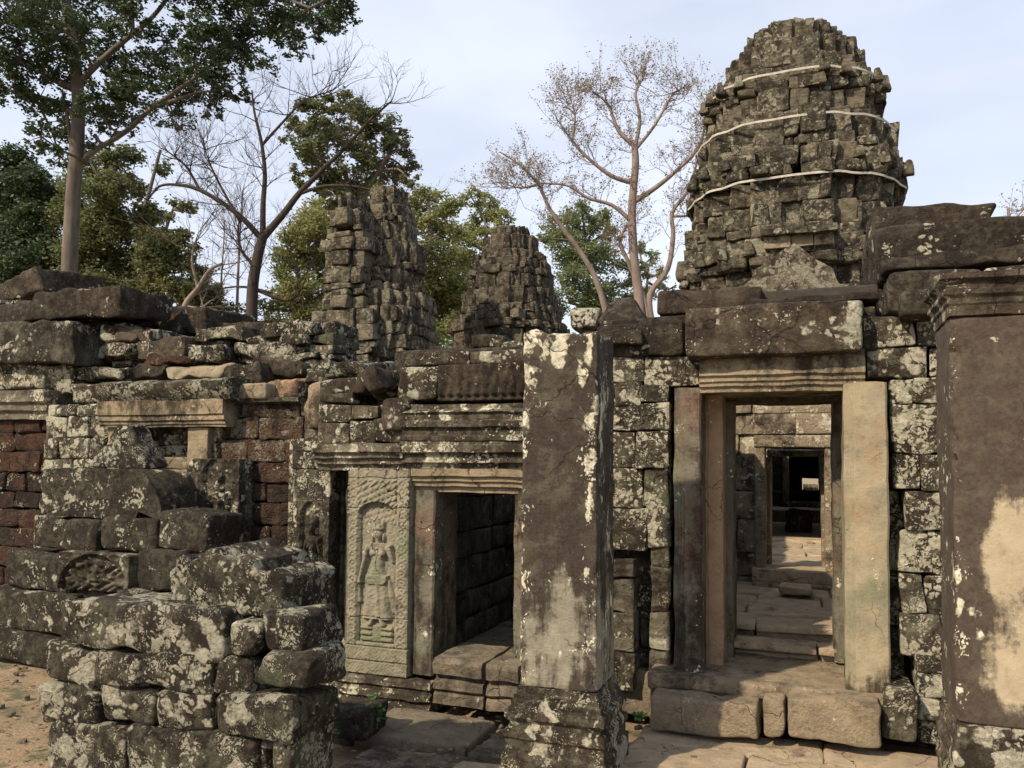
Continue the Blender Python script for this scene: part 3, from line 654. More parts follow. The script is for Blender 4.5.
# jambs of the side door
def gj(px0, px1, py0, py1, Y, depth, steps, name='door_jamb'): vjamb(px0, px1, py0, py1, Y, depth, M['greyjamb'], name, steps, .014, parent=gal)
gj(412, 436, 490, 674, YG+.02, .34, 3)
gj(428, 440, 492, 674, YG+.12, .3, 1)
gj(514, 540, 490, 690, YG+.04, .34, 2)
hmould(413, 545, 469, 493, YG-.0, [(-.03, 0), (-.03, .2), (.0, .26), (.0, .42), (.02, .48), (.02, .64), (.045, .7), (.045, 1)], .4, M['tan'], 'lintel', gal)
# stepped cornice over the door
mb = MB()
hmould(405, 545, 440, 469, YG-.02, [(.02, 0), (.02, .15), (.06, .22), (.06, .42), (.045, .5), (.10, .58), (.10, .8), (.08, .84), (.08, 1)], .45, None, None, None, mb=mb)
hmould(408, 545, 404, 441, YG+.02, [(.13, 0), (.13, .1), (.09, .16), (.09, .3), (.12, .36), (.12, .5), (.07, .56), (.07, .7), (.09, .76), (.03, .88), (.03, 1)], .45, None, None, None, mb=mb)
mb.build('cornice', M['mould'], gal, sharp=35)
def frieze(s, t):
    u = s*12; h = .02+.02*np.abs(np.sin(u*np.pi))**.6*np.clip(1-np.abs(t-.45)*1.6, 0, 1)
    return h + .012*np.sin(u*np.pi*2)*np.sin(t*9) - np.where(np.abs(t-.85) < .03, .015, 0) + .006*vn(np.stack([u*2, t*5, t*0], -1))
x0, x1, z0, z1 = rect(438, 362, 545, 402, YG+.03); mb = MB(); mb.add(*hfield(x0, x1, z0, z1, YG+.03, frieze, .012, .3)); mb.build('frieze', M['brown'], gal, sharp=0)
mb = MB(); pblock(mb, 397, 366, 438, 400, YG+.02, .4, cell=.04, amp=.01); pblock(mb, 318, 378, 366, 394, YG+.04, .4, cell=.04); pblock(mb, 366, 372, 396, 392, YG+.15, .4, cell=.04, r=.04)
pblock(mb, 405, 352, 470, 366, YG+.05, .5, cell=.05); pblock(mb, 470, 350, 545, 364, YG+.05, .5, cell=.05); pblock(mb, 380, 398, 408, 432, YG-.06, .3, cell=.03, r=.05, amp=.014)
mb.build('upper_courses', M['brownL'], gal)
# interior of the side door
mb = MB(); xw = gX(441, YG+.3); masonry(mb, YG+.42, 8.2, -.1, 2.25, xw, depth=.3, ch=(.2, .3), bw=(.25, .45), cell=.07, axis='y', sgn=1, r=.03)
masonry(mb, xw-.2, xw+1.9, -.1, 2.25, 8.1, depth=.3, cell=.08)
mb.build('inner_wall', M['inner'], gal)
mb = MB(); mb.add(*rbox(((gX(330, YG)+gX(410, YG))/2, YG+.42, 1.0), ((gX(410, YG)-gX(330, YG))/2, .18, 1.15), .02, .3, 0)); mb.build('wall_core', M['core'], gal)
# wall between the side door and the gateway, behind the pillar
mb = MB(); masonry(mb, gX(541, YG), gX(600, YW), -.05, 2.35, YG+.1, depth=.4, cell=.07); mb.build('corner_masonry', M['wall'], gal)
# roof remains over the gallery doorway
mb = MB(); masonry(mb, gX(400, 5.9), gX(600, 5.9), 2.28, 2.62, 5.75, depth=.45, ch=(.14, .2), bw=(.4, .9), cell=.08, r=.03); mb.build('roof_course', M['dark'], gal)
# sill stones
SS = 'moulded sill stones of the side doorway'
for (a, b, lb) in ((437, 487, 'moulded sill stone at the left of the side doorway beside the goddess panel'), (489, 522, 'moulded sill stone at the right of the side doorway beside the broken pillar')):
    mb = MB(); x0, x1 = gX(a, 5.12), gX(b, 5.12); zt, zb = gZ(460, 660, 5.12), gZ(460, 706, 5.12)
    pr0 = [(.02, 0), (.02, .2), (.0, .26), (.03, .34), (.02, .5), (-.02, .54), (-.02, .6), (.03, .66), (.04, .9), (.02, 1)]
    mb.add(*loft([(5.62, zb)]+[(5.12-o, zb+(zt-zb)*q) for o, q in pr0]+[(5.62, zt)], 'x', x0+.006, x1-.006, .03, .009, 7, seed=a))
    tag(mb.build('sill_stone', M['paving'], sharp=35), lb, 'sill stone', SS)
mb = MB()
for i in range(4): slab(xw, xw+1.9, 5.64+i*.6, 5.64+(i+1)*.6, .26, .3, mb)
structure(mb.build('side_room_floor', M['paving']))

# pilaster with the second goddess, left of the gallery
pil = thing('carved_pilaster', 'dark corner pilaster with a worn goddess in a niche, left of the pale goddess panel', 'pilaster', (gX(322, 5.6), 5.7, -.1))
x0, x1, z0, z1 = rect(297, 500, 331, 640, 5.5); mb = MB(); mb.add(*hfield(x0, x1, z0, z1, 5.5, devata_small, .007)); mb.build('goddess_relief', M['carved'], pil, sharp=0)
mb = MB(); mrect(mb, 294, 470, 331, 502, 5.5, depth=.3, ch=(.14, .18), bw=(.2, .3), cell=.04); mrect(mb, 292, 640, 345, 690, 5.45, depth=.3, ch=(.08, .12), bw=(.5, .6), cell=.04)
mrect(mb, 292, 440, 330, 470, 5.55, depth=.3, ch=(.14, .2), bw=(.2, .3), cell=.04)
mb.add(*rbox(((gX(295, 5.7)+gX(331, 5.7))/2, 5.82, .9), ((gX(331, 5.7)-gX(295, 5.7))/2-.01, .22, 1.0), .01, .3, 0), blk=.9)
mb.build('masonry', M['wallL'], pil)
for a, b in ((332, 337), (338, 342), (343, 348)):
    x0, x1, z0, z1 = rect(a, 472, b, 680, 5.62); mb = MB(); mb.add(*loft([((x0+x1)/2+(x1-x0)*.55*math.cos(t), 5.64+(x1-x0)*.55*math.sin(t)) for t in np.linspace(0, 2*math.pi, 13)[:-1]], 'z', z0, z1, .04, .004, 9)); mb.build('colonette', M['inner'], pil)

# ================================================================ LATERITE WALL AND BLIND WINDOW
YL = 6.27
lat = thing('laterite_wall', 'red brown laterite block wall between window bay and dark corner pilaster and at left edge', 'wall', (gX(180, YL), YL+.2, -.1))
mb = MB(); mrect(mb, 232, 462, 322, 680, YL, depth=.4, ch=(.17, .22), bw=(.3, .5), cell=.05, amp=.014, r=.03, freq=9); mb.build('masonry', M['laterite'], lat); mb = MB()
mrect(mb, -90, 418, 52, 680, YL, depth=.4, ch=(.18, .24), bw=(.3, .5), cell=.05, amp=.014, r=.03, freq=9); mb.build('masonry', M['laterite'], lat)
mb = MB(); mrect(mb, 213, 402, 322, 462, YL-.02, depth=.4, ch=(.17, .22), bw=(.3, .5), cell=.05, amp=.014, r=.03, freq=9); mb.build('lichened_courses', M['lateriteL'], lat)
mb = MB(); xq0, xq1 = gX(-90, YL), gX(335, YL)
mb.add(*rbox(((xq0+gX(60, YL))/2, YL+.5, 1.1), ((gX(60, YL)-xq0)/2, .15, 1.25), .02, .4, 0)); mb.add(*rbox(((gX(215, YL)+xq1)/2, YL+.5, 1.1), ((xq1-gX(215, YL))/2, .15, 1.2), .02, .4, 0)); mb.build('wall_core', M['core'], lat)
mb = MB(); hmould(-90, 50, 392, 420, YL-.06, [(0, 0), (.0, .2), (.04, .3), (.04, .5), (.08, .6), (.08, 1)], .45, None, None, None, mb=mb)
hmould(225, 300, 398, 404, YL-.06, [(0, 0), (.03, .3), (.03, 1)], .4, None, None, None, mb=mb); mb.build('cornice', M['mould'], lat, sharp=35)
mb = MB(); pblock(mb, 228, 383, 265, 400, YL-.12, .3, cell=.04); pblock(mb, 304, 382, 322, 430, YL-.5, .3, cell=.04, r=.05, amp=.02); mb.build('eave_blocks', M['tan'], lat)

win = thing('window_bay', 'sandstone bay with a tan framed blind window, lichened on its left side', 'window bay', (gX(150, 6.2), 6.3, -.1))
YB = 6.15
mb = MB(); mrect(mb, 44, 404, 104, 520, YB, depth=.45, ch=(.17, .24), bw=(.22, .42), cell=.045, r=.025, amp=.01); mb.build('masonry', M['wallL'], win); mb = MB()
mrect(mb, 30, 520, 240, 690, YB+.05, depth=.4, ch=(.2, .28), bw=(.3, .5), cell=.08); mb.build('masonry', M['wallL'], win)
mb = MB(); hmould(101, 226, 400, 427, YB-.06, [(0, 0), (.0, .06), (.015, .1), (.015, .2), (.035, .24), (.03, .42), (.05, .45), (.05, 1)], .4, None, None, None, mb=mb); mb.build('lintel', M['tan'], win, sharp=35)
for a, b in ((188, 208), (108, 126)):
    x0, x1, z0, z1 = rect(a, 427, b, 520, YB); mb = MB(); mb.add(*rbox(((x0+x1)/2, YB+.17, (z0+z1)/2), ((x1-x0)/2, .19, (z1-z0)/2), .01, .05, .004)); mb.build('window_jamb', M['tan'], win)
mb = MB(); mrect(mb, 206, 427, 218, 462, YB+.05, depth=.3, ch=(.15, .2), bw=(.3, .4), cell=.05); mb.build('masonry', M['wallL'], win); mb = MB()
mrect(mb, 118, 425, 195, 458, YB+.26, depth=.3, ch=(.12, .16), bw=(.25, .4), cell=.04); mb.build('blind_panel', M['wallL'], win)
mb = MB()
for k, (a, b) in enumerate(((457, 468), (469, 480), (481, 488), (489, 497), (498, 520))):
    hmould(118, 198, a, b, YB+.2-.03*(k % 2), [(0, 0), (.02, .3), (.02, .8), (0, 1)], .3, None, None, None, mb=mb)
mb.build('window_sill', M['doorway'], win, sharp=35)
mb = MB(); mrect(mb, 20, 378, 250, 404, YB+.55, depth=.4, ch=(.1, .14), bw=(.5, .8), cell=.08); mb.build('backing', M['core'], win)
# devata pilaster in front of the bay
dp = thing('carved_pilaster', "lichen spotted pilaster with figure in a niche, below the window's right side", 'pilaster', (gX(214, 6.0), 6.1, 0))
x0, x1, z0, z1 = rect(198, 458, 241, 592, 6.12); mb = MB(); mb.add(*hfield(x0, x1, z0, z1, 6.12, devata_small, .008, .2)); mb.build('figure_relief', M['carved'], dp, sharp=0)
mb = MB(); mrect(mb, 184, 458, 199, 592, 6.10, depth=.2, ch=(.1, .2), bw=(.3, .4), cell=.04); mrect(mb, 184, 590, 243, 660, 6.06, depth=.2, ch=(.2, .3), bw=(.3, .4), cell=.06); mb.build('masonry', M['wallL'], dp)

mb = MB(); mrect(mb, 96, 326, 330, 384, 6.62, depth=.45, ch=(.05, .11), bw=(.2, .6), cell=.05, r=.02, amp=.02, jit=.10, miss=.10)
mrect(mb, -60, 296, 120, 366, 6.55, depth=.45, ch=(.06, .12), bw=(.25, .6), cell=.06, r=.02, amp=.02, jit=.08, miss=.06); mb.build('broken_courses', M['pile'], lat)
# ================================================================ FALLEN CARVED STONES below the window
FG = 'fallen carved stones stacked below the window'
def fb(px0, py0, px1, py1, Y, depth, lab, mat='fallen', cj=.02, r=.045, rot=(0, 0, 0), name='carved_block', amp=.014, g=FG, cell=.04, cat='stone block'):
    return thing_block(px0, py0, px1, py1, Y, depth, M[mat], name, lab, cat, g, r=r, cell=cell, amp=amp, cj=cj, rot=rot)
def tri_block(px0, py0, px1, py1, Y, depth, lab, top=.3, mat='fallen', name='carved_block', g=FG):
    x0, x1, z0, z1 = rect(px0, py0, px1, py1, Y)
    def warp(v, h):
        v = v.copy(); k = (v[:, 2]/h[2]+1)/2; v[:, 0] *= 1-(1-top)*k; v[:, 1] *= 1-.4*k; return v
    mb = MB(); mb.add(*rbox(((x0+x1)/2, Y+depth/2, (z0+z1)/2), ((x1-x0)/2, depth/2, (z1-z0)/2), .04, .035, .018, 6, .015, warp=warp), blk=rng.random())
    return tag(mb.build(name, M[mat]), lab, 'stone block', g)
tri_block(88, 424, 148, 469, 5.6, .3, 'pointed white lichened stone topmost of the stack in front of the window', .25, 'pile')
# big block with curved end
x0, x1, z0, z1 = rect(42, 469, 168, 518, 5.5); mb = MB()
pr = [(x0, z0), (x0, z1)]+[(x1-.42+.36*math.sin(a), z0+.0+(z1-z0)*math.cos(a)) for a in np.linspace(0, math.pi*.5, 9)]+[(x1-.1, z0+.01)]+[(x1-.13-.16*math.sin(a), z0+.30*math.sin(a)*.6) for a in np.linspace(.3, 1.4, 5)]+[(x1-.36, z0)]
mb.add(*loft(pr, 'y', 5.5, 5.95, .035, .012, 6)); tag(mb.build('carved_block', M['fallen'], sharp=45), 'large stone with a curved scroll end under the pointed stone in front of the window', 'stone block', FG)
fb(30, 519, 98, 551, 5.45, .5, 'left half of an arched carved course below the curved end stone')
fb(99, 518, 158, 552, 5.42, .5, 'middle stone of the arched course with a white lichen spot')
fb(158, 512, 207, 550, 5.42, .5, 'dark stone at the right end of the arched course near the niche figure', rot=(0, .05, 0))
fb(4, 552, 66, 592, 5.4, .5, 'dark stone left of the carved lion face block')
def tymp(s, t):
    u = s*70; v = t*40
    a = ((u-35)/34)**2+((v-40)/38)**2
    h = np.where(a < 1, .0, .06); q = np.where(a < 1, .045*np.abs(np.sin(u*.33+np.sin(v*.35)*1.5))*np.abs(np.cos(v*.28+np.sin(u*.25))), 0)
    q = np.maximum(q, ell(u, v, 35, 24, 9, 11, .06)); q = q - ell(u, v, 31, 21, 2.2, 2.2, .03)-ell(u, v, 39, 21, 2.2, 2.2, .03)-ell(u, v, 35, 30, 5, 1.5, .03)
    return h+q+.008*vn(np.stack([u*.3, v*.3, u*0], -1))
lb = thing('carved_block', "block with worn carved face in an arch, in the stack behind foreground pile", 'stone block', (gX(98, 5.4), 5.6, .2), FG)
x0, x1, z0, z1 = rect(62, 552, 134, 592, 5.39); mb = MB(); mb.add(*hfield(x0, x1, z0, z1, 5.40, tymp, .010, .1)); mb.build('face_relief', M['carved'], lb, sharp=0)
mb = MB(); mb.add(*rbox(((x0+x1)/2, 5.67, (z0+z1)/2), ((x1-x0)/2, .21, (z1-z0)/2), .02, .06, .004)); mb.build('block_body', M['fallen'], lb)
fb(136, 551, 185, 592, 5.38, .5, 'plain dark stone right of the carved lion face block')
fb(-20, 592, 70, 630, 5.3, .55, 'long dark stone at the left edge under the carved course'); fb(72, 592, 150, 630, 5.45, .5, 'dark stone hidden behind the top of the foreground pile')
fb(-30, 630, 58, 662, 5.25, .55, 'lowest long stone at the left edge, its underside in deep shadow', rot=(0, .04, 0))
fb(20, 664, 70, 690, 5.5, .4, 'small dark stone on the ground below the stack at the left edge', 'dark')
fb(-40, 655, 15, 712, 5.9, .4, 'dark stone deep in the shade under the stack at the left edge', 'dark'); fb(60, 632, 200, 700, 5.7, .4, 'dark stone on the ground behind the foreground pile', 'dark')
fb(200, 560, 300, 640, 5.7, .4, 'large dark rounded stone behind the top of the foreground pile', 'dark'); fb(200, 640, 320, 712, 5.6, .4, 'low dark stone between the foreground pile and the corner pilaster', 'dark')

# ================================================================ FOREGROUND PILE
PG = 'stones of the foreground pile'
YP = 3.2
PB = [(166, 552, 286, 617, .14, .38, 'big domed stone with white lichen, topmost of the foreground pile', .05),
      (60, 606, 222, 656, .0, .55, 'broad flat topped stone with a carved side, on the second row of the foreground pile', .02),
      (228, 619, 258, 658, .02, .40, 'small upright stone below the domed stone in the foreground pile', .02),
      (259, 614, 304, 657, .04, .36, 'tilted lichened stone at the right shoulder of the foreground pile', .03),
      (40, 648, 96, 687, .0, .45, 'rounded stone at the left end of the third row of the foreground pile', .02),
      (89, 652, 139, 687, .0, .42, 'wedge shaped mossy stone second from the left in the third row of the pile', .02),
      (137, 654, 211, 692, .0, .45, 'white speckled stone in the middle of the third row of the pile', .01),
      (212, 656, 252, 697, .01, .42, 'squarish stone right of the middle of the third row of the pile', .02),
      (253, 656, 306, 696, -.04, .36, 'pale jutting stone at the right end of the third row of the pile', .03),
      (36, 686, 97, 725, .0, .45, 'rounded stone at the left end of the fourth row of the pile', .015),
      (96, 685, 155, 728, .0, .45, 'square mossy stone second from the left in the fourth row of the pile', .015),
      (153, 690, 212, 733, .0, .45, 'pitted stone with a slanting lower edge in the fourth row of the pile', .02),
      (210, 696, 296, 739, -.03, .4, 'long bulging stone at the right end of the fourth row of the pile', .02),
      (43, 727, 124, 812, .0, .5, 'large stone at the left of the bottom row of the pile', .015),
      (122, 734, 252, 812, -.02, .5, 'long pale stone in the middle of the bottom row of the pile', .015),
      (250, 740, 268, 812, .04, .4, 'narrow dark stone near the right end of the bottom row of the pile', .01),
      (269, 740, 290, 812, .02, .4, 'narrow rounded stone at the right end of the bottom row of the pile', .01)]
for (a, y0, b, y1, dy, dp_, lb_, cj) in PB:
    mat = 'pile'
    dome = y0 == 552
    x0, x1, z0, z1 = rect(a, y0, b, y1, YP+dy)
    def warp(v, h, dome=dome):
        if not dome: return v
        v = v.copy(); k = np.clip((v[:, 2]/h[2]+1)/2, 0, 1); s = np.where(v[:, 0] < .06, .55, .8)
        v[:, 2] -= k*h[2]*.62*np.clip(np.abs(v[:, 0]+.03)/h[0], 0, 1)**1.3+k*.02*np.sign(np.sin(v[:, 0]*31)); return v
    mb = MB(); mb.add(*rbox(((x0+x1)/2, YP+dy+dp_/2, (z0+z1)/2), ((x1-x0)/2-.003, dp_/2, (z1-z0)/2-.003), .038, .022, .016, 5.5, cj, warp=warp), blk=rng.random())
    tag(mb.build('stone_block', M[mat]), lb_, 'stone block', PG)
mb = MB(); x0, x1 = gX(80, YP+.6), gX(225, YP+.6); masonry(mb, x0, x1, GZ, .62, YP+.52, depth=.4, cell=.07, r=.04); tag(mb.build('stone_stack', M['dark']), 'hidden rear course backing the foreground pile of stones', 'stone stack')
sb = fb(322, 708, 368, 740, 4.4, .3, 'dark squarish block on the ground right of the foreground pile', 'dark', g=None)

# ================================================================ ROOF RUBBLE over the left walls
RG = 'collapsed roof stones along the left wall top'
RB = [(-30, 276, 50, 296, 7.6, .9, 'dark', -.05, 'dark sloping roof stone at the far left edge of the wall top'),
      (30, 288, 114, 314, 6.3, .8, 'brown', .03, 'big flat overhanging slab perched highest on the left wall top'),
      (-30, 302, 34, 322, 6.4, .7, 'dark', .0, 'lichened slab left of the overhanging slab on the wall top'),
      (-30, 320, 66, 362, 6.1, .8, 'fallen', .0, 'large carved roof stone below the overhanging slab at the left edge'),
      (72, 312, 128, 330, 7.0, .7, 'brown', .04, 'dark stone right of the overhanging slab on the wall top'),
      (72, 336, 110, 358, 7.0, .7, 'dark', .04, 'black stone in the shadow hollow right of the large carved roof stone'),
      (98, 328, 132, 343, 6.5, .6, 'brownL', .0, 'orange tinted stone above the window, left of the lichened one'),
      (129, 328, 156, 342, 6.5, .6, 'brownL', .03, 'small pale topped stone right of the orange tinted stone'),
      (92, 342, 140, 358, 6.45, .6, 'pile', .0, 'lichened stone in the lower rubble row above the window'),
      (138, 337, 182, 356, 6.45, .6, 'brownL', -.02, 'ochre lichened stone in the middle of the rubble above the window'),
      (144, 356, 186, 370, 6.4, .6, 'laterite', .05, 'red brown stone beneath the ochre lichened stone'),
      (184, 346, 222, 366, 6.4, .6, 'pile', .04, 'white lichened stone near the right end of the rubble over the window'),
      (68, 363, 124, 381, 6.3, .6, 'pile', -.01, 'white lichened long block at the left over the window eave'),
      (124, 368, 168, 380, 6.35, .6, 'brown', .01, 'thin brown stone between the long lichened block and the tan slab'),
      (166, 362, 220, 378, 6.3, .6, 'tan', -.02, 'thin tan slab over the right side of the window eave'),
      (-20, 362, 38, 392, 6.2, .6, 'wallL', .0, 'lichened stone at the left edge under the large carved roof stone'),
      (36, 361, 70, 388, 6.25, .6, 'wallL', .0, 'pale greenish stone left of the long lichened block'),
      (74, 384, 98, 402, 6.2, .5, 'wallL', .1, 'small mossy green stone at the left end of the window eave'),
      (150, 306, 214, 330, 7.3, .8, 'brown', .08, 'dark sloping slab behind the rubble, left of the small dark mound'),
      (196, 318, 262, 342, 7.4, .8, 'dark', .06, 'dark mound stone behind the rubble near the bare tree trunk'),
      (258, 322, 300, 346, 7.2, .7, 'wallL', .0, 'pale lichened block on the wall top right of the bare tree trunk'),
      (236, 344, 292, 362, 6.6, .7, 'pile', .05, 'white edged stone above the laterite courses'),
      (222, 364, 258, 384, 6.3, .6, 'dark', -.1, 'dark tilted stone right of the window eave'),
      (256, 360, 306, 376, 6.5, .7, 'dark', .0, 'black flat slab above the orange block on the laterite wall'),
      (306, 360, 366, 376, 6.3, .7, 'pile', .02, 'flat lichened slab at the foot of the left rear tower'),
      (264, 380, 304, 398, 6.3, .5, 'tanred', .0, 'orange stained block on top of the laterite wall'),
      (358, 368, 384, 392, 5.2, .3, 'brown', -.5, 'small leaning dark stone wedged at the top of the gallery wall')]
M['tanred'] = stone('orange_stained_sandstone', a=(.34, .22, .12), b=(.26, .12, .07), crust=.38, lichen=.35, green=0, bump=.8)
for (a, y0, b, y1, Y, d, mt, rz, lb_) in RB:
    thing_block(a, y0, b, y1, Y, d, M[mt], 'roof_stone', lb_, 'roof stone', RG, r=.03, cell=.04, amp=.026, cj=.055, rot=(rng.uniform(-.06, .1), rz+rng.uniform(-.05, .05), rng.uniform(-.15, .15)))
x0, x1 = gX(96, 6.05), gX(226, 6.05); mb = MB(); hmould(94, 227, 379, 400, 5.98, [(-.06, 0), (-.02, .2), (.02, .5), (.03, .8), (-.10, 1)], .5, None, None, None, mb=mb, amp=.012)
tag(mb.build('eave_slab', M['pile'], sharp=35), 'long moulded eave slab with white specks over the window', 'eave slab')
# rubble mass filling behind
mb = MB(); masonry(mb, gX(-60, 7.2), gX(330, 7.2), 1.9, 2.72, 7.3, depth=.5, ch=(.14, .22), bw=(.4, .9), cell=.1, r=.05, amp=.02, jit=.12, miss=.12)
masonry(mb, gX(-60, 6.9), gX(110, 6.9), 2.3, 3.0, 7.4, depth=.6, ch=(.18, .26), bw=(.5, .9), cell=.12, r=.05, amp=.02, jit=.12, miss=.1)
masonry(mb, gX(-60, 6.8), gX(400, 6.8), 1.7, 2.45, 6.85, depth=.4, ch=(.14, .22), bw=(.4, .8), cell=.1, r=.04, amp=.018, jit=.08)
tag(mb.build('ruined_wall', M['dark']), 'dark collapsed wall behind the roof rubble on the left', 'wall')
for (a, y0, b, y1, Y, lb_, mt, rot) in ((568, 308, 599, 328, 6.1, 'small pale block left of the dark triangular stone on the gateway top', 'wallL', 0),
                              (470, 334, 506, 350, 6.2, 'dark rounded stone on the roofline below the middle rear tower', 'dark', .1),
                              (500, 340, 524, 362, 5.9, 'small white lichened block on the roofline left of the broken pillar', 'wallL', 0),
                              (430, 346, 472, 360, 6.2, 'low brown slab on the roofline between the two rear towers', 'brown', 0)):
    thing_block(a, y0, b, y1, Y, .4, M[mt], 'loose_stone', lb_, 'loose stone', 'loose stones on the roofline', r=.04, cell=.04, amp=.015, cj=.02, rot=(0, rot, 0))
tri_block(594, 296, 646, 322, 6.0, .5, 'dark triangular stone on the gateway top beside the bare tree', .35, 'dark', 'loose_stone', 'loose stones on the roofline')
# great roof slabs over the right
for (a, y0, b, y1, Y, d, lb_, rot) in ((870, 203, 992, 236, 6.6, 1.2, 'thin top roof slab above the right pier against the sky', .01), (872, 214, 1150, 250, 6.25, 1.2, 'huge long overhanging roof slab right of the main tower', -.02),
                             (880, 242, 1150, 266, 6.1, 1.2, 'lower dark roof slab beneath the huge overhanging slab', -.02), (1000, 212, 1200, 240, 6.8, 1.2, 'roof slab at the right edge behind the huge overhanging slab', 0)):
    thing_block(a, y0, b, y1, Y, d, M['brown'], 'roof_slab', lb_, 'roof slab', 'roof slabs over the right pier', r=.03, cell=.06, amp=.02, cj=.04, rot=(0, rot, 0))
mb = MB(); masonry(mb, gX(876, 6.6), gX(1180, 6.6), 2.5, 3.05, 6.5, depth=.8, ch=(.2, .3), bw=(.5, .9), cell=.12, r=.04, amp=.02); tag(mb.build('roof_support', M['dark']), 'dark masonry in shadow carrying the roof slabs above the right pier', 'masonry')

# ================================================================ TOWERS
PLAN = [(-.34, -1), (.34, -1), (.34, -.9), (.56, -.9), (.56, -.77), (.77, -.77), (.77, -.56), (.9, -.56), (.9, -.34), (1, -.34)]
def rot90(p): return (-p[1], p[0])
OUT = []
_q = PLAN[1:]
for k in range(4):
    OUT += _q[:-0 or None][:]; _q = [rot90(p) for p in _q]
OUTL = [OUT[0]]
for p in OUT[1:]:
    if abs(p[0]-OUTL[-1][0])+abs(p[1]-OUTL[-1][1]) > 1e-6: OUTL.append(p)
def tower(mb, cx, cy, zs, ws, ch=.26, bw=(.3, .55), cell=.12, amp=.02, jit=.05, miss=.05, ys=1., dep=.5, tier=5, r=.035, extra=None, ant=False):
    z = zs[0]; row = 0; top = zs[-1]
    while z < top-.05:
        ph = row % tier
        h = ch*[1.35, 1.3, .55, .95, .7][ph % 5]*rng.uniform(.85, 1.15); h = min(h, top-z)
        w_ = np.interp(z+h/2, zs, ws)*[.965, .95, 1.035, 1.0, .975][ph % 5]
        n = len(OUTL)
        for i in range(n):
            a = np.array(OUTL[i])*w_; b = np.array(OUTL[(i+1) % n])*w_
            d = b-a; Ls = np.linalg.norm(d)
            if Ls < .02: continue
            d = d/Ls; nrm = np.array([d[1], -d[0]])
            x = 0
            while x < Ls-.01:
                wd = rng.uniform(*bw)
                if Ls-(x+wd) < bw[0]*.7: wd = Ls-x
                if rng.random() > miss:
                    j = rng.normal(0, jit); dd = min(dep, w_*.45)
                    c2 = a+d*(x+wd/2)-nrm*(dd/2-j)
                    hx, hy = (wd/2-.006, dd/2) if abs(d[0]) > .5 else (dd/2, wd/2-.006)
                    v, f = rbox((cx+c2[0], cy+c2[1]*ys, z+h/2+rng.uniform(-.012, .012)), (hx, hy, h/2-.002), r*rng.uniform(.5, 1.5), cell, amp*rng.uniform(.7, 1.5), 3.6, .03)
                    (extra if (extra is not None and rng.random() < .04) else mb).add(v, f, rng.random())
                x += wd
        if ant and ph % 5 == 2 and z+h < top-.5:
            def tp(v, hh): v = v.copy(); k = (v[:, 2:3]/hh[2]+1)/2; v[:, :2] *= 1-.55*k; return v
            for p in OUTL:
                if rng.random() < .75: mb.add(*rbox((cx+p[0]*w_*.985, cy+p[1]*w_*.985*ys, z+h+.13), (.10, .10, rng.uniform(.1, .17)), .03, .07, .02, 5, .015, warp=tp), blk=rng.random()*.9)
        z += h; row += 1
def core(mb, cx, cy, zs, ws, k=.74):
    for i in range(len(zs)-1):
        zm = (zs[i]+zs[i+1])/2; w_ = min(ws[i], ws[i+1])*k
        for a, b in ((1, .62), (.62, 1)): mb.add(*rbox((cx, cy, zm), (w_*a, w_*b, (zs[i+1]-zs[i])/2+.01*a), .02, .6, 0))
def sil(cxp, Yc, rows):
    zs, ws = [], []; cx = gX(cxp, Yc, 300)
    for y, l, r_ in rows:
        # half width from the outline seen at this height, depth brought forward a little to the widest flank
        p0 = at(l, y, Yc); p1 = at(r_, y, Yc); zs.append(p0[2]*.5+p1[2]*.5); ws.append((p1[0]-p0[0])/2)
    o = np.argsort(zs); return cx, np.array(zs)[o], np.array(ws)[o]
YT = 16.2
M['pedi'] = stone('pediment_sandstone', a=(.24, .20, .14), b=(.15, .12, .09), crust=.5, lichen=.62, green=.2, lsize=2.4, bump=1.2, lcol=(.42, .39, .31), ms=.5)
cx, zs, ws = sil(800, YT, [(360, 684, 912), (298, 686, 910), (245, 690, 908), (190, 697, 905), (150, 706, 900), (138, 708, 890), (100, 722, 886), (80, 734, 876), (62, 748, 866), (48, 762, 850), (36, 770, 840)])
cx = (at(688, 245, YT)[0]+at(908, 245, YT)[0])/2
T1 = thing('temple_tower', 'tall tapering sandstone tower bound with three pale straps, above the main doorway', 'tower', (cx, YT, 0))
zs = np.concatenate([[2.6], zs[1:]]) if zs[0] < 2.6 else np.concatenate([[2.6], zs]); ws = ws if len(ws) == len(zs) else np.concatenate([[ws[0]], ws])
mb = MB(); ex = MB(); tower(mb, cx, YT, zs, ws, ch=.34, bw=(.26, .55), cell=.09, amp=.026, jit=.05, miss=.04, ant=True)
mb.build('masonry', M['tower'], T1)
mb = MB(); core(mb, cx, YT, zs, ws); mb.add(*rbox((cx, YT, zs[-1]-.2), (ws[-1]*.7, ws[-1]*.7, .22), .03, .2, .03)); mb.build('tower_core', M['core'], T1)
# crowning broken stones
mb = MB()
for (a, y0, b, y1) in ((790, 23, 826, 44), (765, 29, 792, 52), (826, 37, 857, 52), (746, 42, 768, 62), (850, 48, 866, 66)): pblock(mb, a, y0, b, y1, YT-.4, .7, r=.06, cell=.08, amp=.03, cj=.03)
mb.build('crown_stones', M['tower'], T1)
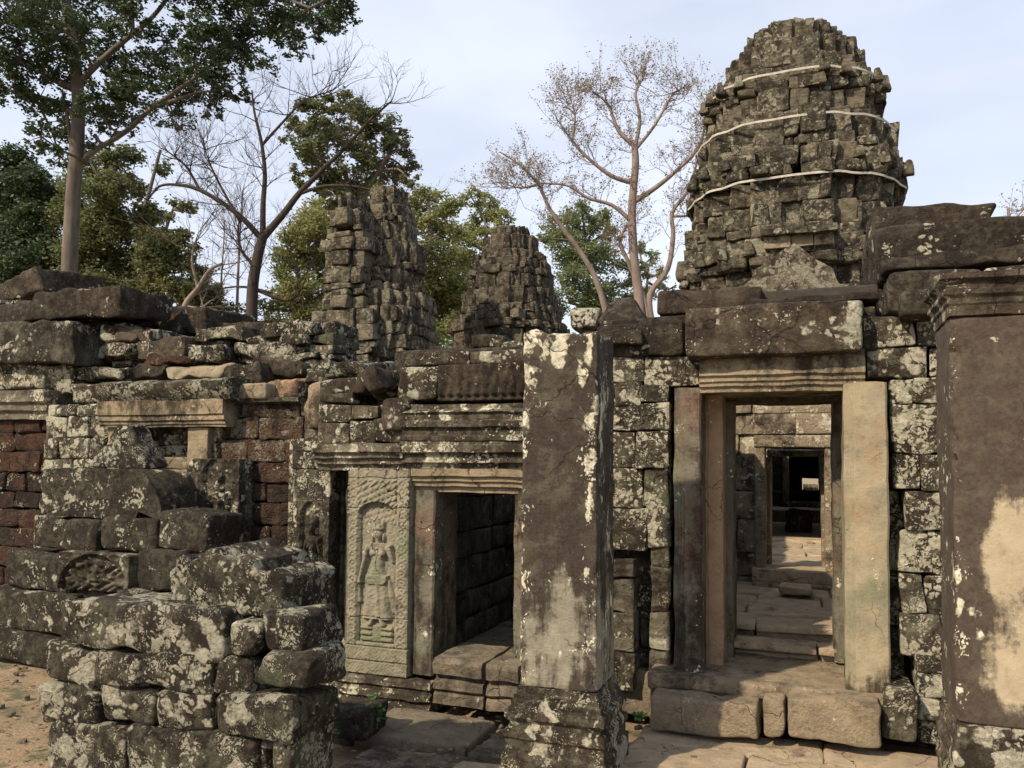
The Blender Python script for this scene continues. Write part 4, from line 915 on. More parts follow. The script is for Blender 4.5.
# pediment and niche on the front face
YF = YT-ws[0]-.25
mb = MB()
YF -= .30
lp = [(-58, 306), (-56, 290), (-44, 281), (-38, 268), (-22, 260), (-10, 250), (0, 243), (10, 250), (22, 260), (38, 268), (44, 281), (56, 290), (58, 306)]
pr = [(at(794+a, b, YF)[0], at(794+a, b, YF)[2]) for a, b in lp]
mb.add(*loft(pr, 'y', YF, YF+.9, .10, .035, 2.6)); pr2 = [(at(794+a*.72, 306-(306-b)*.72, YF-.1)[0], at(794+a*.72, 306-(306-b)*.72, YF-.1)[2]) for a, b in lp]
mb.add(*loft(pr2, 'y', YF-.12, YF+.1, .09, .03, 3), blk=.3)
mb.build('pediment', M['pedi'], T1)
mb = MB(); mrect(mb, 764, 232, 834, 246, YT-ws[0]-.02, depth=.4, ch=(.3, .4), bw=(.3, .5), cell=.1); mb.build('niche_stones', M['tan'], T1)
mb = MB(); mrect(mb, 760, 226, 838, 233, YT-ws[0]-.16, depth=.4, ch=(.3, .4), bw=(.6, .8), cell=.1); mb.build('niche_lintel', M['tower'], T1)
# lower body with its doorway (seen only through the gateway)
mb = MB(); Yd = 14.05; xl, xr, zb, zt = rect(771, 450, 826, 540, Yd)
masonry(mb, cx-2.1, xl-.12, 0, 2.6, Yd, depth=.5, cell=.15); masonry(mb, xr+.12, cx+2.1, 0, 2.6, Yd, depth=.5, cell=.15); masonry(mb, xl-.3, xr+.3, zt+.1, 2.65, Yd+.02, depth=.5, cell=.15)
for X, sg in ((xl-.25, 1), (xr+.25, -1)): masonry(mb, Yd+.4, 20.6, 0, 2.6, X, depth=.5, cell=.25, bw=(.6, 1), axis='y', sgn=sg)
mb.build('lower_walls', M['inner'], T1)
mb = MB(); mb.add(*rbox(((xl+xr)/2, 27.5, 2.72), (2.6, 7.0, .14), .02, 1, 0)); mb.add(*rbox(((xl+xr)/2, 16.6, 2.72), (1.9, 2.3, .14), .02, 1, 0))  # unseen roof, its gap shaped so skylight reaches the farthest doorway
for sx in (-1, 1): mb.add(*rbox(((xl+xr)/2+sx*1.5, 26.4, 1.3), (.1, 8.1, 1.6), .02, 1, 0))  # unseen side boxes added to stop light leaking into the passage
mb.build('roof_and_light_shield', M['core'], T1)
mb = MB()
for a, b in ((xl-.12, xl), (xr, xr+.12)): mb = MB(); mb.add(*rbox(((a+b)/2, Yd+.02, (zb+zt)/2+.05), (.07, .2, (zt-zb)/2+.05), .01, .1, .004)); mb.build('door_jamb', M['tan'], T1)
mb = MB(); mb.add(*rbox(((xl+xr)/2, Yd-.05, zb-.06), ((xr-xl)/2+.15, .3, .09), .02, .1, .006)); mb.build('threshold', M['floor'], T1)
d4 = thing('inner_doorway', 'farthest dark doorway at the end of the passage with a pale left jamb', 'doorway', (gX(803, 20.2), 20.2, .46))
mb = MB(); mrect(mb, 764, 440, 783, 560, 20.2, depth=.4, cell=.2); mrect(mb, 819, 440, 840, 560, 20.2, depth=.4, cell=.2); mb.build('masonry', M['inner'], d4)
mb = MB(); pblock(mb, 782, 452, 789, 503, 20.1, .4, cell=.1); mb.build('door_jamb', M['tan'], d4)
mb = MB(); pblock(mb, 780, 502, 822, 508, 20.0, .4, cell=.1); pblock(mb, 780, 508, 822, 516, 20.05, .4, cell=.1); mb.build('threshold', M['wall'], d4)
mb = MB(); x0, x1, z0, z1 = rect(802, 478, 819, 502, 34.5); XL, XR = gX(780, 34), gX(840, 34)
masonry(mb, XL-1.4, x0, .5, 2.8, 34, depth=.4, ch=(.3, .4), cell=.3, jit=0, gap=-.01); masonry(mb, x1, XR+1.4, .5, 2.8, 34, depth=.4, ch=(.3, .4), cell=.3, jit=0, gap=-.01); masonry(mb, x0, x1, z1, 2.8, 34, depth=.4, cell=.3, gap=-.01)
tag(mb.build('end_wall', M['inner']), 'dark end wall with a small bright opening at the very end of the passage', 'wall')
thing_block(803, 484, 818, 502, 36.5, .5, M['wall'], 'stone_altar', 'tiny pale block lit by daylight at the far end of the passage', 'stone altar', cell=.2)
mb = MB(); x0, x1, z0, z1 = rect(785, 510, 812, 545, 16.2)
mb.add(*rbox(((x0+x1)/2, 16.4, (z0+z1)/2), ((x1-x0)/2, .22, (z1-z0)/2), .16, .06, .02)); tag(mb.build('stone_pedestal', M['dark']), 'rounded dark stone standing in the gloom of the passage beyond the third doorway', 'pedestal')

# straps around the main tower
STG = 'pale straps bound round the main tower'
M['strap'] = plainmat('pale_strap', (.46, .44, .38), (.30, .28, .24), 9, .1)
for (yl, lb_) in ((77, 'topmost of the three pale straps around the main tower'), (122, 'middle one of the three pale straps around the main tower'), (181, 'lowest of the three pale straps around the main tower')):
    # height of the strap on the front face
    z = zs[0]
    for _ in range(8):
        wz = np.interp(z, zs, ws)*1.05+.04; z = gZ(800, yl-8, YT-wz)
    wz = np.interp(z, zs, ws)*1.0+(.10 if yl < 100 else .05)
    pl_ = [(.34, -1), (.56, -.9), (.77, -.77), (.9, -.56), (1, -.34)]
    pts = []; q = pl_
    for k in range(4): pts += q; q = [rot90(p) for p in q]
    # sag between the corners
    V = []; Fc = []; pp = []
    for i in range(len(pts)):
        a = np.array(pts[i]); b = np.array(pts[(i+1) % len(pts)])
        for k in range(4): pp.append(a+(b-a)*k/4)
    for i, p in enumerate(pp):
        zz = z + .012*math.sin(i*1.3)
        for o, dz in ((0, -.019), (.012, -.019), (.012, .019), (0, .019)): V.append((cx+p[0]*.965*(wz+o), YT+p[1]*(wz+o), zz+dz))
    n = len(pp)
    for i in range(n):
        j = (i+1) % n
        for k in range(4): Fc.append((i*4+k, i*4+(k+1) % 4, j*4+(k+1) % 4, j*4+k))
    mb = MB(); mb.add(np.array(V), np.array(Fc)[:, ::-1]); tag(mb.build('strap', M['strap']), lb_, 'strap', STG)

# left rear tower
M['tower2'] = stone('rear_tower_sandstone', a=(.23, .19, .135), b=(.14, .115, .082), crust=.56, lichen=.45, green=.35, lsize=2.6, bump=1.3, carve=.15, lcol=(.34, .32, .25), pale=True, ms=.45)
YA = 17.
T2 = thing('temple_tower', 'partly collapsed rear tower with broken jagged top, farther left against the trees', 'tower', (gX(385, YA), YA, 0))
def simple(cxp, Yc, rows): 
    zs, ws, cs = [], [], []
    for y, l, r_ in rows:
        p0 = at(l, y, Yc); p1 = at(r_, y, Yc); zs.append((p0[2]+p1[2])/2); ws.append((p1[0]-p0[0])/2)
    o = np.argsort(zs); return gX(cxp, Yc, 300), np.array(zs)[o], np.array(ws)[o]
c2, z2, w2 = simple(387, YA, [(400, 345, 430), (358, 346, 430), (335, 342, 436), (306, 346, 434), (298, 356, 424), (250, 358, 420), (235, 362, 416), (208, 366, 404), (192, 370, 400)])
mb = MB(); ex = MB(); tower(mb, c2, YA, z2, w2*.93, ch=.33, bw=(.3, .6), cell=.13, amp=.03, jit=.07, miss=.04)
core(mb, c2, YA, z2, w2*.93); mb.build('masonry', M['tower2'], T2)
YA2 = YA-1.35
c3, z3, w3 = simple(342, YA2, [(400, 318, 372), (360, 318, 372), (338, 312, 376), (316, 312, 376), (306, 326, 366), (255, 326, 366), (246, 320, 372), (236, 328, 366), (212, 328, 360), (207, 330, 345)])
mb = MB(); ex = MB()
z = z3[0]; row = 0
while z < z3[-1]-.05:
    h = [.38, .36, .3, .16, .14][row % 5]; w_ = np.interp(z+h/2, z3, w3)*[.96, .96, 1, 1.03, 1.05][row % 5]
    for (xa, xb, yo) in ((-w_, -w_*.45, .12), (-w_*.45, w_*.45, 0), (w_*.45, w_, .12)):
        t_ = mb
        if rng.random() > .05: t_.add(*rbox((c3+(xa+xb)/2, YA2+.5+yo+rng.normal(0, .03), z+h/2), ((xb-xa)/2-.006, .6, h/2-.006), .03, .12, .025, 3.2, .02), blk=rng.random())
    z += h; row += 1
mb.build('porch_masonry', M['tower2'], T2)

# middle rear tower
YM = 21.
T3 = thing('temple_tower', 'squat rounded dark rear tower in the middle of the skyline, left of the bare tree', 'tower', (gX(512, YM), YM, 0))
c4, z4, w4 = simple(511, YM, [(420, 452, 568), (352, 454, 568), (335, 460, 566), (310, 466, 560), (290, 470, 553), (265, 478, 545), (245, 487, 536), (236, 494, 530), (231, 500, 524)])
mb = MB(); tower(mb, c4, YM, z4, w4*.97, ch=.33, bw=(.28, .55), cell=.14, amp=.03, jit=.07, miss=.04); core(mb, c4, YM, z4, w4*.97)
M['tower3'] = stone('dark_tower_sandstone', a=(.19, .15, .11), b=(.12, .095, .07), crust=.58, lichen=.36, green=.1, lsize=2.6, bump=1.3, carve=.15, lcol=(.30, .27, .22), pale=True, ms=.45)
mb.build('masonry', M['tower3'], T3)
# rear enclosure wall closing the view between the towers
mb = MB(); masonry(mb, -16, gX(560, 12), 1.2, 3.3, 12.5, depth=.5, ch=(.25, .35), bw=(.5, 1.), cell=.25, r=.04, amp=.02, miss=.03); tag(mb.build('enclosure_wall', M['dark']), 'long dark enclosure wall glimpsed behind the left roofline', 'wall')

# ================================================================ TREES
R = random.Random(11)
def tube(mb, pts, rad, ns=6, blk=.5):
    P = np.array(pts, float); n = len(P)
    T = np.gradient(P, axis=0); T /= np.maximum(np.linalg.norm(T, axis=1, keepdims=True), 1e-9)
    up = np.array([.13, .9, .31]); A = np.cross(T, up); A /= np.maximum(np.linalg.norm(A, axis=1, keepdims=True), 1e-9); B = np.cross(T, A)
    th = np.linspace(0, 2*math.pi, ns, endpoint=False)
    V = P[:, None]+np.array(rad)[:, None, None]*(A[:, None]*np.cos(th)[None, :, None]+B[:, None]*np.sin(th)[None, :, None])
    I = np.arange(n*ns).reshape(n, ns); a = I[:-1]; b = I[1:]
    mb.add(V.reshape(-1, 3), np.stack([a.ravel(), np.roll(a, -1, 1).ravel(), np.roll(b, -1, 1).ravel(), b.ravel()], -1), blk)
def smooth(P, rr, k=4):
    P = np.array(P, float); n = len(P); o = []; ro = []
    for i in range(n-1):
        p0, p1, p2, p3 = P[max(i-1, 0)], P[i], P[i+1], P[min(i+2, n-1)]
        for j in range(k):
            t = j/k; o.append(.5*(2*p1+(p2-p0)*t+(2*p0-5*p1+4*p2-p3)*t*t+(3*p1-p0-3*p2+p3)*t**3)); ro.append(rr[i]+(rr[i+1]-rr[i])*t)
    o.append(P[-1]); ro.append(rr[-1]); return np.array(o), np.array(ro)
def limb(mb, pts, r0, r1, d, ns=8, dj=.8, r=R, start_d=None):
    """pts: directions (px, py) with optional depth offset; limb drawn at distance about d"""
    W = [atd(p[0], p[1], d+(p[2] if len(p) > 2 else 0)) for p in pts]
    rr = np.linspace(r0, r1, len(W)); S, ro = smooth(W, rr)
    tube(mb, S+(.12*r0)*vn3(S*1.5, 3), ro, ns); return S, ro
def grow(mb, p, dr, ln, r0, lev, tips, spread=.55, up=.1, nch=3):
    n = 4; pts = [p]; d = dr/np.linalg.norm(dr)
    for i in range(n):
        d = d+np.array([R.gauss(0, .16), R.gauss(0, .16), R.gauss(0, .12)+up*.25]); d /= np.linalg.norm(d); pts.append(pts[-1]+d*ln/n)
    tube(mb, pts, np.linspace(r0, r0*.45, n+1), 4 if lev > 1 else 3)
    if lev <= 0: tips.append((pts[-1], d)); tips.append((pts[2], d)); return
    for k in range(nch):
        i = R.choice([1, 2, 3, 4]) if k else 4
        dd = d+np.array([R.gauss(0, spread), R.gauss(0, spread), R.gauss(0, spread*.8)+up])
        grow(mb, pts[i], dd, ln*R.uniform(.55, .8), r0*.55, lev-1, tips, spread, up, nch)
def twigs(mb, S, n, ln, r0, lev, tips, t0=.3, **k):
    for i in range(n):
        j = int(len(S)*R.uniform(t0, .999)); T = S[min(j+1, len(S)-1)]-S[max(j-1, 0)]; T = T/np.linalg.norm(T)
        grow(mb, S[j], T*.6+np.array([R.gauss(0, .7), R.gauss(0, .7), R.gauss(.25, .5)]), ln*R.uniform(.6, 1.2), r0, lev, tips, **k)
g2 = np.random.default_rng(5)
def leaves(mb, P, size, asp=.5):
    n = len(P); a = g2.normal(size=(n, 3)); a /= np.linalg.norm(a, axis=1, keepdims=True); a[:, 2] *= .6
    b = np.cross(a, g2.normal(size=(n, 3))); b /= np.linalg.norm(b, axis=1, keepdims=True)
    s = size*g2.uniform(.6, 1.3, (n, 1)); V = np.stack([P-a*s, P+b*s*asp+a*s*.1, P+a*s, P-b*s*asp+a*s*.1], 1).reshape(-1, 3)
    mb.add(V, np.arange(n*4).reshape(n, 4), np.repeat(g2.uniform(0, 1, n), 4))
def clump(d, px, py, rp, n, sub=14, flat=.75, dj=None, tight=.2):
    c = atd(px, py, d); rad = rp/FPX*d
    s = g2.normal(size=(sub, 3)); s /= np.linalg.norm(s, axis=1, keepdims=True); s *= g2.uniform(.25, 1, (sub, 1))**.6*rad; s[:, 2] *= flat
    if dj: s[:, :2] += 0
    k = g2.integers(0, sub, n); q = g2.normal(size=(n, 3))*rad*tight; q[:, 2] *= .7
    return c+s[k]+q, c+s
def tree(name, label, d, base, limbs, clumps, bark, leaf, lsize, dens, group=None, tw=None, zbase=0., twlev=1, cat='tree', djit=1.5, leafdots=0, link=True, tight=.2, sub=16):
    """limbs: first is the trunk, list of (pts, r0, r1); clumps: (px,py,radius px)"""
    g0 = atd(base[0], base[1], d); g0[2] = zbase
    t = thing(name, label, cat, tuple(g0), group)
    tr_ = MB(); tips = []; allS = []
    for i, (pts, r0, r1) in enumerate(limbs):
        if i == 0:
            W0 = atd(pts[0][0], pts[0][1], d); S, ro = limb(tr_, pts, r0, r1, d, 9)
            tube(tr_, [g0, (g0+W0)/2, S[0]], [r0*1.35, r0*1.12, r0], 9)
        else: S, ro = limb(tr_, pts, r0, r1, d, 7)
        allS.append(S)
    if tw:
        for i, S in enumerate(allS):
            twigs(tr_, S, tw[0] if i else tw[0]//2, tw[1], tw[2], tw[3], tips, **(tw[4] if len(tw) > 4 else {}))
    cr = MB()
    if clumps:
        SP = np.concatenate(allS)
        for (px, py, rp, *o) in clumps:
            dd = d+R.uniform(-djit, djit)+(o[1] if len(o) > 1 else 0); nn = int(dens*(rp/25)**2*(o[0] if o else 1))
            P, sc = clump(dd, px, py, rp, nn, sub=max(6, int(sub*(rp/25)**1.3)), tight=tight); leaves(cr, P, lsize)
            if link:
                c = sc.mean(0); k = np.argmin(np.linalg.norm(SP-c, axis=1)); m_ = (SP[k]+c)/2+np.array([R.gauss(0, .2), R.gauss(0, .2), R.gauss(0, .2)])
                tube(tr_, smooth([SP[k], m_, c], [.05*d/22, .035*d/22, .02*d/22])[0], np.linspace(.05, .02, 9)*d/24, 5)
                for q in sc[::2]: tube(tr_, [c, (c+q)/2+np.array([0, 0, R.gauss(0, .1)]), q], np.array([.018, .012, .006])*d/22, 3)
    if leafdots and tips:
        P = np.array([p for p, _ in tips]); P = np.repeat(P, leafdots, 0)+g2.normal(size=(len(P)*leafdots, 3))*.04; leaves(cr, P, lsize)
    tr_.build('trunk', bark, t, sharp=0)
    if cr.n: cr.build('crown', leaf, t, sharp=0)
    return t
bk_grey = plainmat('grey_bark', (.155, .135, .11), (.08, .068, .055), 6, .4, stretch=(1, 1, .25))
bk_dark = plainmat('dark_bark', (.065, .05, .04), (.035, .027, .022), 8, .4, stretch=(1, 1, .3))
bk_pink = plainmat('pinkish_bark', (.26, .205, .175), (.16, .125, .105), 5, .3, stretch=(1, 1, .3))
lf_dark = leafmat('dark_leaf', (.034, .058, .026), (.075, .105, .045), tr=.3)
lf_mid = leafmat('mid_leaf', (.13, .17, .08), (.23, .27, .13), (.17, .21, .09), tr=.45)  # background leaves lightened and greyed, distance haze put into their colour
lf_yel = leafmat('yellowish_leaf', (.20, .22, .085), (.34, .34, .14), (.22, .25, .09), tr=.5)
lf_brn = leafmat('brownish_leaf', (.09, .12, .05), (.18, .20, .085), (.15, .15, .06), tr=.45)
lf_dry = leafmat('dry_leaf', (.16, .13, .07), (.28, .22, .12), tr=.3)

tree('tall_tree', 'tallest tree, pale straight trunk and wide dark leafy crown at the upper left', 23, (66, 420),
     [([(68, 300), (70, 250), (74, 185), (78, 130), (77, 80), (70, 30), (60, -20), (55, -80)], .235, .12),
      ([(76, 168), (95, 150), (125, 132), (152, 108), (185, 85), (222, 58), (262, 30), (310, 8), (350, -15)], .085, .025),
      ([(77, 85), (100, 62), (130, 36), (150, 20), (172, -10), (190, -60)], .10, .04),
      ([(76, 90), (52, 78), (25, 62), (-10, 45), (-50, 30)], .12, .04), ([(76, 118), (62, 104), (45, 98), (20, 92), (-15, 88)], .08, .03),
      ([(152, 108), (175, 100), (200, 92), (225, 90)], .06, .02), ([(72, 150), (68, 120), (62, 90)], .07, .03), ([(133, 33), (132, 10), (128, -30)], .07, .03)],
     [(15, 12, 34), (52, 22, 36), (88, 34, 34), (62, 62, 30), (105, 55, 22, .8), (125, 20, 26), (20, 55, 28, .8), (15, 84, 24, .6), (42, 95, 26, .8), (58, 120, 26), (40, 138, 20, .7), (95, 105, 26), (120, 118, 26), (135, 92, 26), (150, 68, 30), (115, 80, 22),
      (180, 82, 28), (205, 62, 30), (170, 40, 24, .8), (200, 25, 26), (235, 50, 28), (225, 85, 20), (210, 105, 18, .7), (172, 115, 22, .8), (245, 22, 28), (262, 62, 18, .7), (285, 28, 26), (318, 18, 26), (340, 8, 24), (298, 50, 16, .6), (300, -5, 30), (345, -20, 26), (260, -10, 34),
      (210, -20, 40), (160, -30, 40), (100, -20, 44), (40, -20, 44), (-20, 0, 40), (-25, 50, 34), (-20, 90, 26, .6), (248, 98, 9, .6), (60, 158, 18, .6), (100, 142, 16, .5)],
     bk_grey, lf_dark, .068, 1150, djit=2.2, tight=.13, sub=26)
TG = 'leafy trees behind the left walls'
tree('leafy_tree', 'dark dense tree at the left edge behind the tall pale trunk', 32, (5, 420), [([(5, 320), (0, 260), (-5, 200)], .25, .1), ([(2, 270), (30, 230)], .1, .04)],
     [(60, 205, 26, .7), (70, 275, 28), (30, 190, 26), (-10, 180, 34), (10, 165, 22), (25, 185, 24), (5, 210, 34), (30, 220, 26), (0, 250, 36), (35, 255, 30), (15, 285, 34), (50, 285, 28), (-20, 290, 34), (45, 195, 18, .7), (60, 250, 20)], bk_dark, lf_dark, .095, 2500, TG, tight=.20, sub=24)
tree('leafy_tree', "mid green tree with brownish patch and two thin trunks, left of bare dark tree", 30, (150, 420), [([(146, 330), (145, 280), (140, 230), (150, 190), (160, 150)], .13, .05), ([(162, 330), (161, 270), (166, 230), (175, 205)], .11, .04), ([(143, 240), (110, 200), (95, 170)], .08, .03)],
     [(200, 275, 18, .7), (185, 255, 16, .7), (205, 300, 22), (225, 318, 20, .8), (180, 210, 14, .6), (95, 165, 22), (120, 155, 20), (85, 195, 26), (110, 190, 24), (75, 225, 26), (105, 225, 28), (130, 190, 18, .8), (135, 225, 28), (90, 262, 32), (125, 262, 30), (155, 245, 24), (165, 272, 26), (185, 285, 20), (100, 295, 28), (140, 295, 30), (175, 235, 16), (195, 300, 18), (150, 215, 16), (165, 170, 12, .5), (60, 290, 26)], bk_grey, lf_brn, .085, 2500, TG, tight=.20, sub=24)
tree('leafy_tree', 'bushy green tree low behind the wall left of the left rear tower', 34, (290, 420), [([(292, 340), (295, 300), (300, 260)], .15, .06)],
     [(210, 318, 18), (235, 325, 16, .8), (262, 310, 14, .6), (215, 290, 12, .5), (270, 335, 18), (285, 265, 22), (300, 235, 20), (320, 215, 22), (335, 195, 18), (300, 290, 22), (325, 265, 24), (280, 330, 18, .5), (315, 315, 22), (345, 225, 20), (355, 195, 16), (375, 190, 14), (310, 250, 26), (290, 300, 24), (320, 290, 26), (312, 225, 22)], bk_grey, lf_yel, .085, 2500, TG, tight=.20, sub=24)
tree('leafy_tree', 'tree with a round olive crown and brown leaves rising behind the left rear tower', 28, (372, 420), [([(372, 340), (368, 270), (355, 215), (345, 170)], .2, .08), ([(355, 210), (385, 160), (400, 130)], .08, .03), ([(350, 190), (315, 150), (300, 125)], .08, .03)],
     [(296, 132, 18), (318, 118, 22), (340, 106, 18), (310, 150, 22), (338, 138, 24), (362, 118, 20), (380, 128, 20), (362, 150, 24), (395, 145, 20), (405, 165, 16), (385, 172, 20), (350, 178, 24), (318, 180, 20), (408, 180, 10), (335, 200, 18, .7), (300, 172, 14, .6)], bk_grey, lf_brn, .08, 1700, TG, tight=.15, sub=24)
tree('leafy_tree', 'yellowish green tree between the two rear towers, nearer the left one', 33, (432, 420), [([(434, 350), (432, 290), (430, 230), (428, 200)], .16, .05)],
     [(440, 300, 30), (450, 280, 26), (430, 330, 28), (425, 200, 16), (445, 205, 18), (420, 225, 20), (448, 232, 20), (435, 255, 22), (455, 262, 18), (425, 285, 24), (455, 295, 22), (440, 320, 26), (465, 325, 20), (410, 205, 10, .7), (408, 250, 16), (470, 290, 14, .7)], bk_grey, lf_yel, .085, 2500, TG, tight=.20, sub=24)
tree('leafy_tree', 'light green tree just left of the middle rear tower', 36, (485, 420), [([(482, 340), (482, 280), (486, 230)], .15, .05)],
     [(470, 270, 20), (462, 232, 14), (472, 198, 12), (488, 205, 14), (500, 218, 14), (480, 225, 16), (466, 245, 16), (490, 240, 16), (475, 262, 16), (470, 290, 18), (460, 310, 16), (505, 235, 10, .7), (455, 280, 12)], bk_grey, lf_yel, .085, 2500, TG, tight=.20, sub=24)
tree('leafy_tree', 'green tree behind the bare tree, right of the middle rear tower', 38, (590, 420), [([(590, 350), (588, 290), (586, 250)], .16, .05)],
     [(580, 265, 26), (575, 235, 24), (600, 300, 24), (560, 225, 16), (580, 215, 16), (600, 222, 16), (612, 235, 12), (565, 250, 20), (592, 245, 20), (610, 262, 16), (572, 278, 20), (600, 288, 20), (560, 300, 18), (545, 238, 10, .7), (590, 310, 20), (628, 285, 12)], bk_grey, lf_mid, .085, 2500, TG, tight=.20, sub=24)
tree('leafy_tree', 'small green tree low between the bare tree and the main tower', 40, (645, 420), [([(645, 350), (646, 300), (648, 270)], .12, .04)],
     [(640, 250, 10), (652, 258, 10), (636, 268, 12), (655, 275, 12), (645, 290, 14), (665, 285, 9, .7), (630, 300, 12)], bk_grey, lf_mid, .085, 2500, TG, tight=.20, sub=24)
# bare dark tree
tree('bare_tree', 'dark leafless tree with crooked spreading limbs left of the left rear tower', 20, (252, 420),
     [([(252, 330), (253, 290), (257, 262), (263, 236)], .15, .12), ([(263, 238), (282, 215), (300, 192), (322, 170), (345, 148), (372, 118), (392, 100)], .10, .02), ([(298, 194), (325, 186), (358, 187), (380, 194), (396, 208)], .05, .015),
      ([(263, 240), (263, 205), (265, 175), (262, 145), (255, 115), (252, 90)], .08, .02), ([(262, 240), (246, 222), (225, 205), (200, 190), (180, 185), (160, 186), (148, 200)], .08, .02), ([(256, 268), (240, 248), (238, 225)], .05, .02), ([(257, 290), (285, 300), (300, 290), (292, 262)], .05, .015),
      ([(262, 145), (285, 120), (305, 100), (330, 92)], .04, .01), ([(200, 190), (185, 165), (165, 150)], .04, .01), ([(240, 222), (215, 175), (205, 150)], .04, .01)],
     [], bk_dark, lf_dry, .05, 0, tw=(14, .75, .016, 3, dict(spread=.5, up=.15)), leafdots=0)
tree('bare_tree', 'slender crooked bare branch tree rising from the wall top between green trees', 24, (178, 420), [([(182, 330), (185, 305), (198, 288), (210, 270), (222, 264)], .10, .04), ([(186, 306), (200, 308), (212, 300)], .05, .02), ([(198, 288), (192, 260), (196, 240)], .05, .02)],
     [], bk_pink, lf_dry, .05, 0, tw=(6, 1.1, .02, 2, dict(spread=.5)))
# great bare tree
tree('bare_tree', 'large pinkish nearly leafless tree with round open crown in the middle of the skyline', 24, (645, 420),
     [([(642, 330), (638, 290), (633, 250), (632, 205), (635, 165), (635, 145)], .16, .10), ([(635, 148), (640, 120), (636, 95), (640, 82)], .07, .015), ([(635, 146), (618, 130), (608, 105), (594, 92)], .08, .015), ([(635, 150), (655, 125), (672, 95), (680, 90)], .06, .012),
      ([(632, 203), (655, 188), (675, 172), (695, 152), (705, 125), (704, 105)], .09, .015), ([(631, 182), (612, 176), (590, 160), (572, 140), (556, 118)], .08, .015), ([(630, 220), (612, 205), (588, 198), (568, 186), (540, 183)], .07, .02),
      ([(606, 312), (594, 275), (572, 240), (550, 210), (538, 184), (520, 165), (500, 152)], .10, .02), ([(652, 325), (650, 295), (668, 268), (673, 235), (672, 212), (688, 190), (700, 150), (706, 120)], .11, .02), ([(673, 216), (690, 215), (706, 205)], .05, .015),
      ([(648, 320), (644, 300), (628, 262), (620, 240), (634, 215)], .10, .03), ([(538, 184), (520, 188), (500, 182)], .04, .01), ([(572, 140), (575, 115), (568, 95)], .04, .01), ([(695, 152), (712, 135), (716, 110)], .04, .01)],
     [], bk_pink, lf_dry, .035, 0, tw=(20, .58, .013, 3, dict(spread=.5, up=.2)), leafdots=1)
tree('bare_tree', 'faint bare tree top peeping over the roof slabs at the right edge', 40, (1010, 420), [([(1012, 260), (1010, 225), (1008, 208)], .15, .05), ([(1010, 225), (1025, 208)], .06, .03)], [], bk_pink, lf_dry, .07, 0, tw=(8, .9, .025, 2, dict(spread=.6)), leafdots=1)
tree('bare_tree', 'thin pale bare tree in the gap between the tall tree and dark bare tree', 34, (225, 420), [([(236, 330), (238, 280), (240, 230), (243, 190)], .07, .03), ([(218, 330), (222, 270), (225, 220)], .05, .02)], [], bk_pink, lf_dry, .06, 0, tw=(12, 1.6, .02, 3, dict(spread=.5, up=.2)), leafdots=0)
# far wood that reads as one mass behind it all
mb = MB(); P = []
for px in range(-160, 1160, 26):
    P.append(clump(60+R.uniform(-4, 4), px, 365-R.uniform(0, 25), 34, 300, sub=16)[0])
leaves(mb, np.concatenate(P), .28); o = mb.build('far_wood', lf_mid, sharp=0); o['kind'] = 'stuff'; tag(o, 'far green wood low behind the ruins', 'wood')
# weed on the slabs
wd_ = MB(); p0 = at(372, 690, 4.75)
def weed(px, py, Y, n, s):
    c = at(px, py, Y); c[2] = max(c[2], .0); P = []
    for i in range(n):
        a = R.uniform(0, 6.28); q = c+np.array([math.cos(a)*R.uniform(.01, s), math.sin(a)*R.uniform(.01, s)*.6, R.uniform(.02, s*1.3)]); P.append(q); tube(wd_, [c, (c+q)/2+np.array([0, 0, .01]), q], [.0025, .002, .0015], 3)
    leaves(wd_, np.array(P), .018, .7)
weed(375, 722, 4.52, 60, .085); 
tag(wd_.build('weed', leafmat('weed_leaf', (.06, .14, .03), (.14, .26, .07), tr=.35), sharp=0), 'small bright green weed growing from a joint in front of the goddess panel', 'weed')

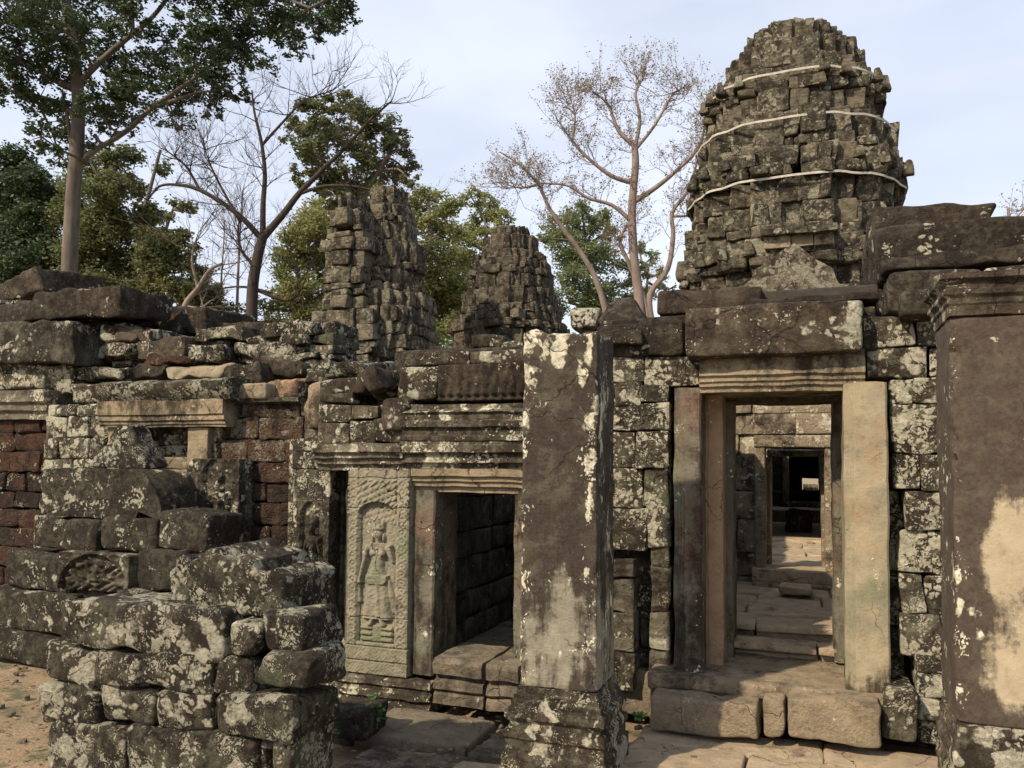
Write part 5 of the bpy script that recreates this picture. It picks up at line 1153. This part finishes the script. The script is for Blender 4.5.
for (px, py, Y, n, sz, lb_) in ((372, 702, 5.0, 18, .04, 'sparse green weed at the foot of the goddess panel base'), (640, 722, 5.1, 22, .05, 'tiny green weed at the foot of the wall beside the shaded step stones'), (330, 742, 4.3, 30, .06, 'small green weed on the ground beside the dark squarish block')):
    if not n: continue
    wd_ = MB(); weed(px, py, Y, n, sz); tag(wd_.build('weed', bpy.data.materials['weed_leaf'], sharp=0), lb_, 'weed')
mb = MB(); n = 5200; P = np.stack([g2.uniform(-7.5, 2.4, n), g2.uniform(1.5, 6.2, n), np.zeros(n)], -1)
on = (P[:, 0] > -1.0) & (P[:, 1] < 5.15); keep = ~on | (g2.uniform(0, 1, n) < .10); P = P[keep]; on = on[keep]
P[:, 2] = np.where(on, .012, GZ+.03*vn(P*[1.3, 1.3, 0])+.014)
P[:, 2] += np.where((P[:, 0] > -2.6) & ~on, .07, 0)
a_ = g2.uniform(0, 6.28, len(P)); d1 = np.stack([np.cos(a_), np.sin(a_), g2.normal(0, .15, len(P))], -1)*g2.uniform(.012, .03, (len(P), 1)); d2_ = np.stack([-np.sin(a_), np.cos(a_), g2.normal(0, .25, len(P))], -1)*g2.uniform(.005, .012, (len(P), 1))
mb.add(np.stack([P-d1, P-d2_, P+d1, P+d2_], 1).reshape(-1, 3), np.arange(len(P)*4).reshape(-1, 4), np.repeat(g2.uniform(0, 1, len(P)), 4))
o = mb.build('leaf_litter', leafmat('fallen_leaf', (.12, .075, .035), (.28, .19, .09), tr=.1), sharp=0); o['kind'] = 'stuff'; tag(o, 'dry brown leaf litter scattered over the ground and slabs', 'leaf litter')
mb = MB()
for i in range(700):
    x, y = g2.uniform(-7, 2.2), g2.uniform(2.4, 6.0)
    if x > -1.0 and g2.uniform() < .75: continue
    z = (0.0 if x > -1.0 and y < 5.2 else GZ+.02+(.06 if x > -2.6 else 0)); q = g2.uniform(.006, .02)
    mb.add(*rbox((x, y, z+q*.4), (q*g2.uniform(.8, 1.8), q*g2.uniform(.8, 1.6), q*.7), q*.3, q*2, q*.25, 40, q*.35, rot=(0, 0, g2.uniform(0, 3))), blk=g2.uniform())
o = mb.build('grit', M['paving']); o['kind'] = 'stuff'; tag(o, 'small stone chips and grit strewn over the ground', 'grit')

for o in bpy.data.objects:
    if '_o' in o: del o['_o']
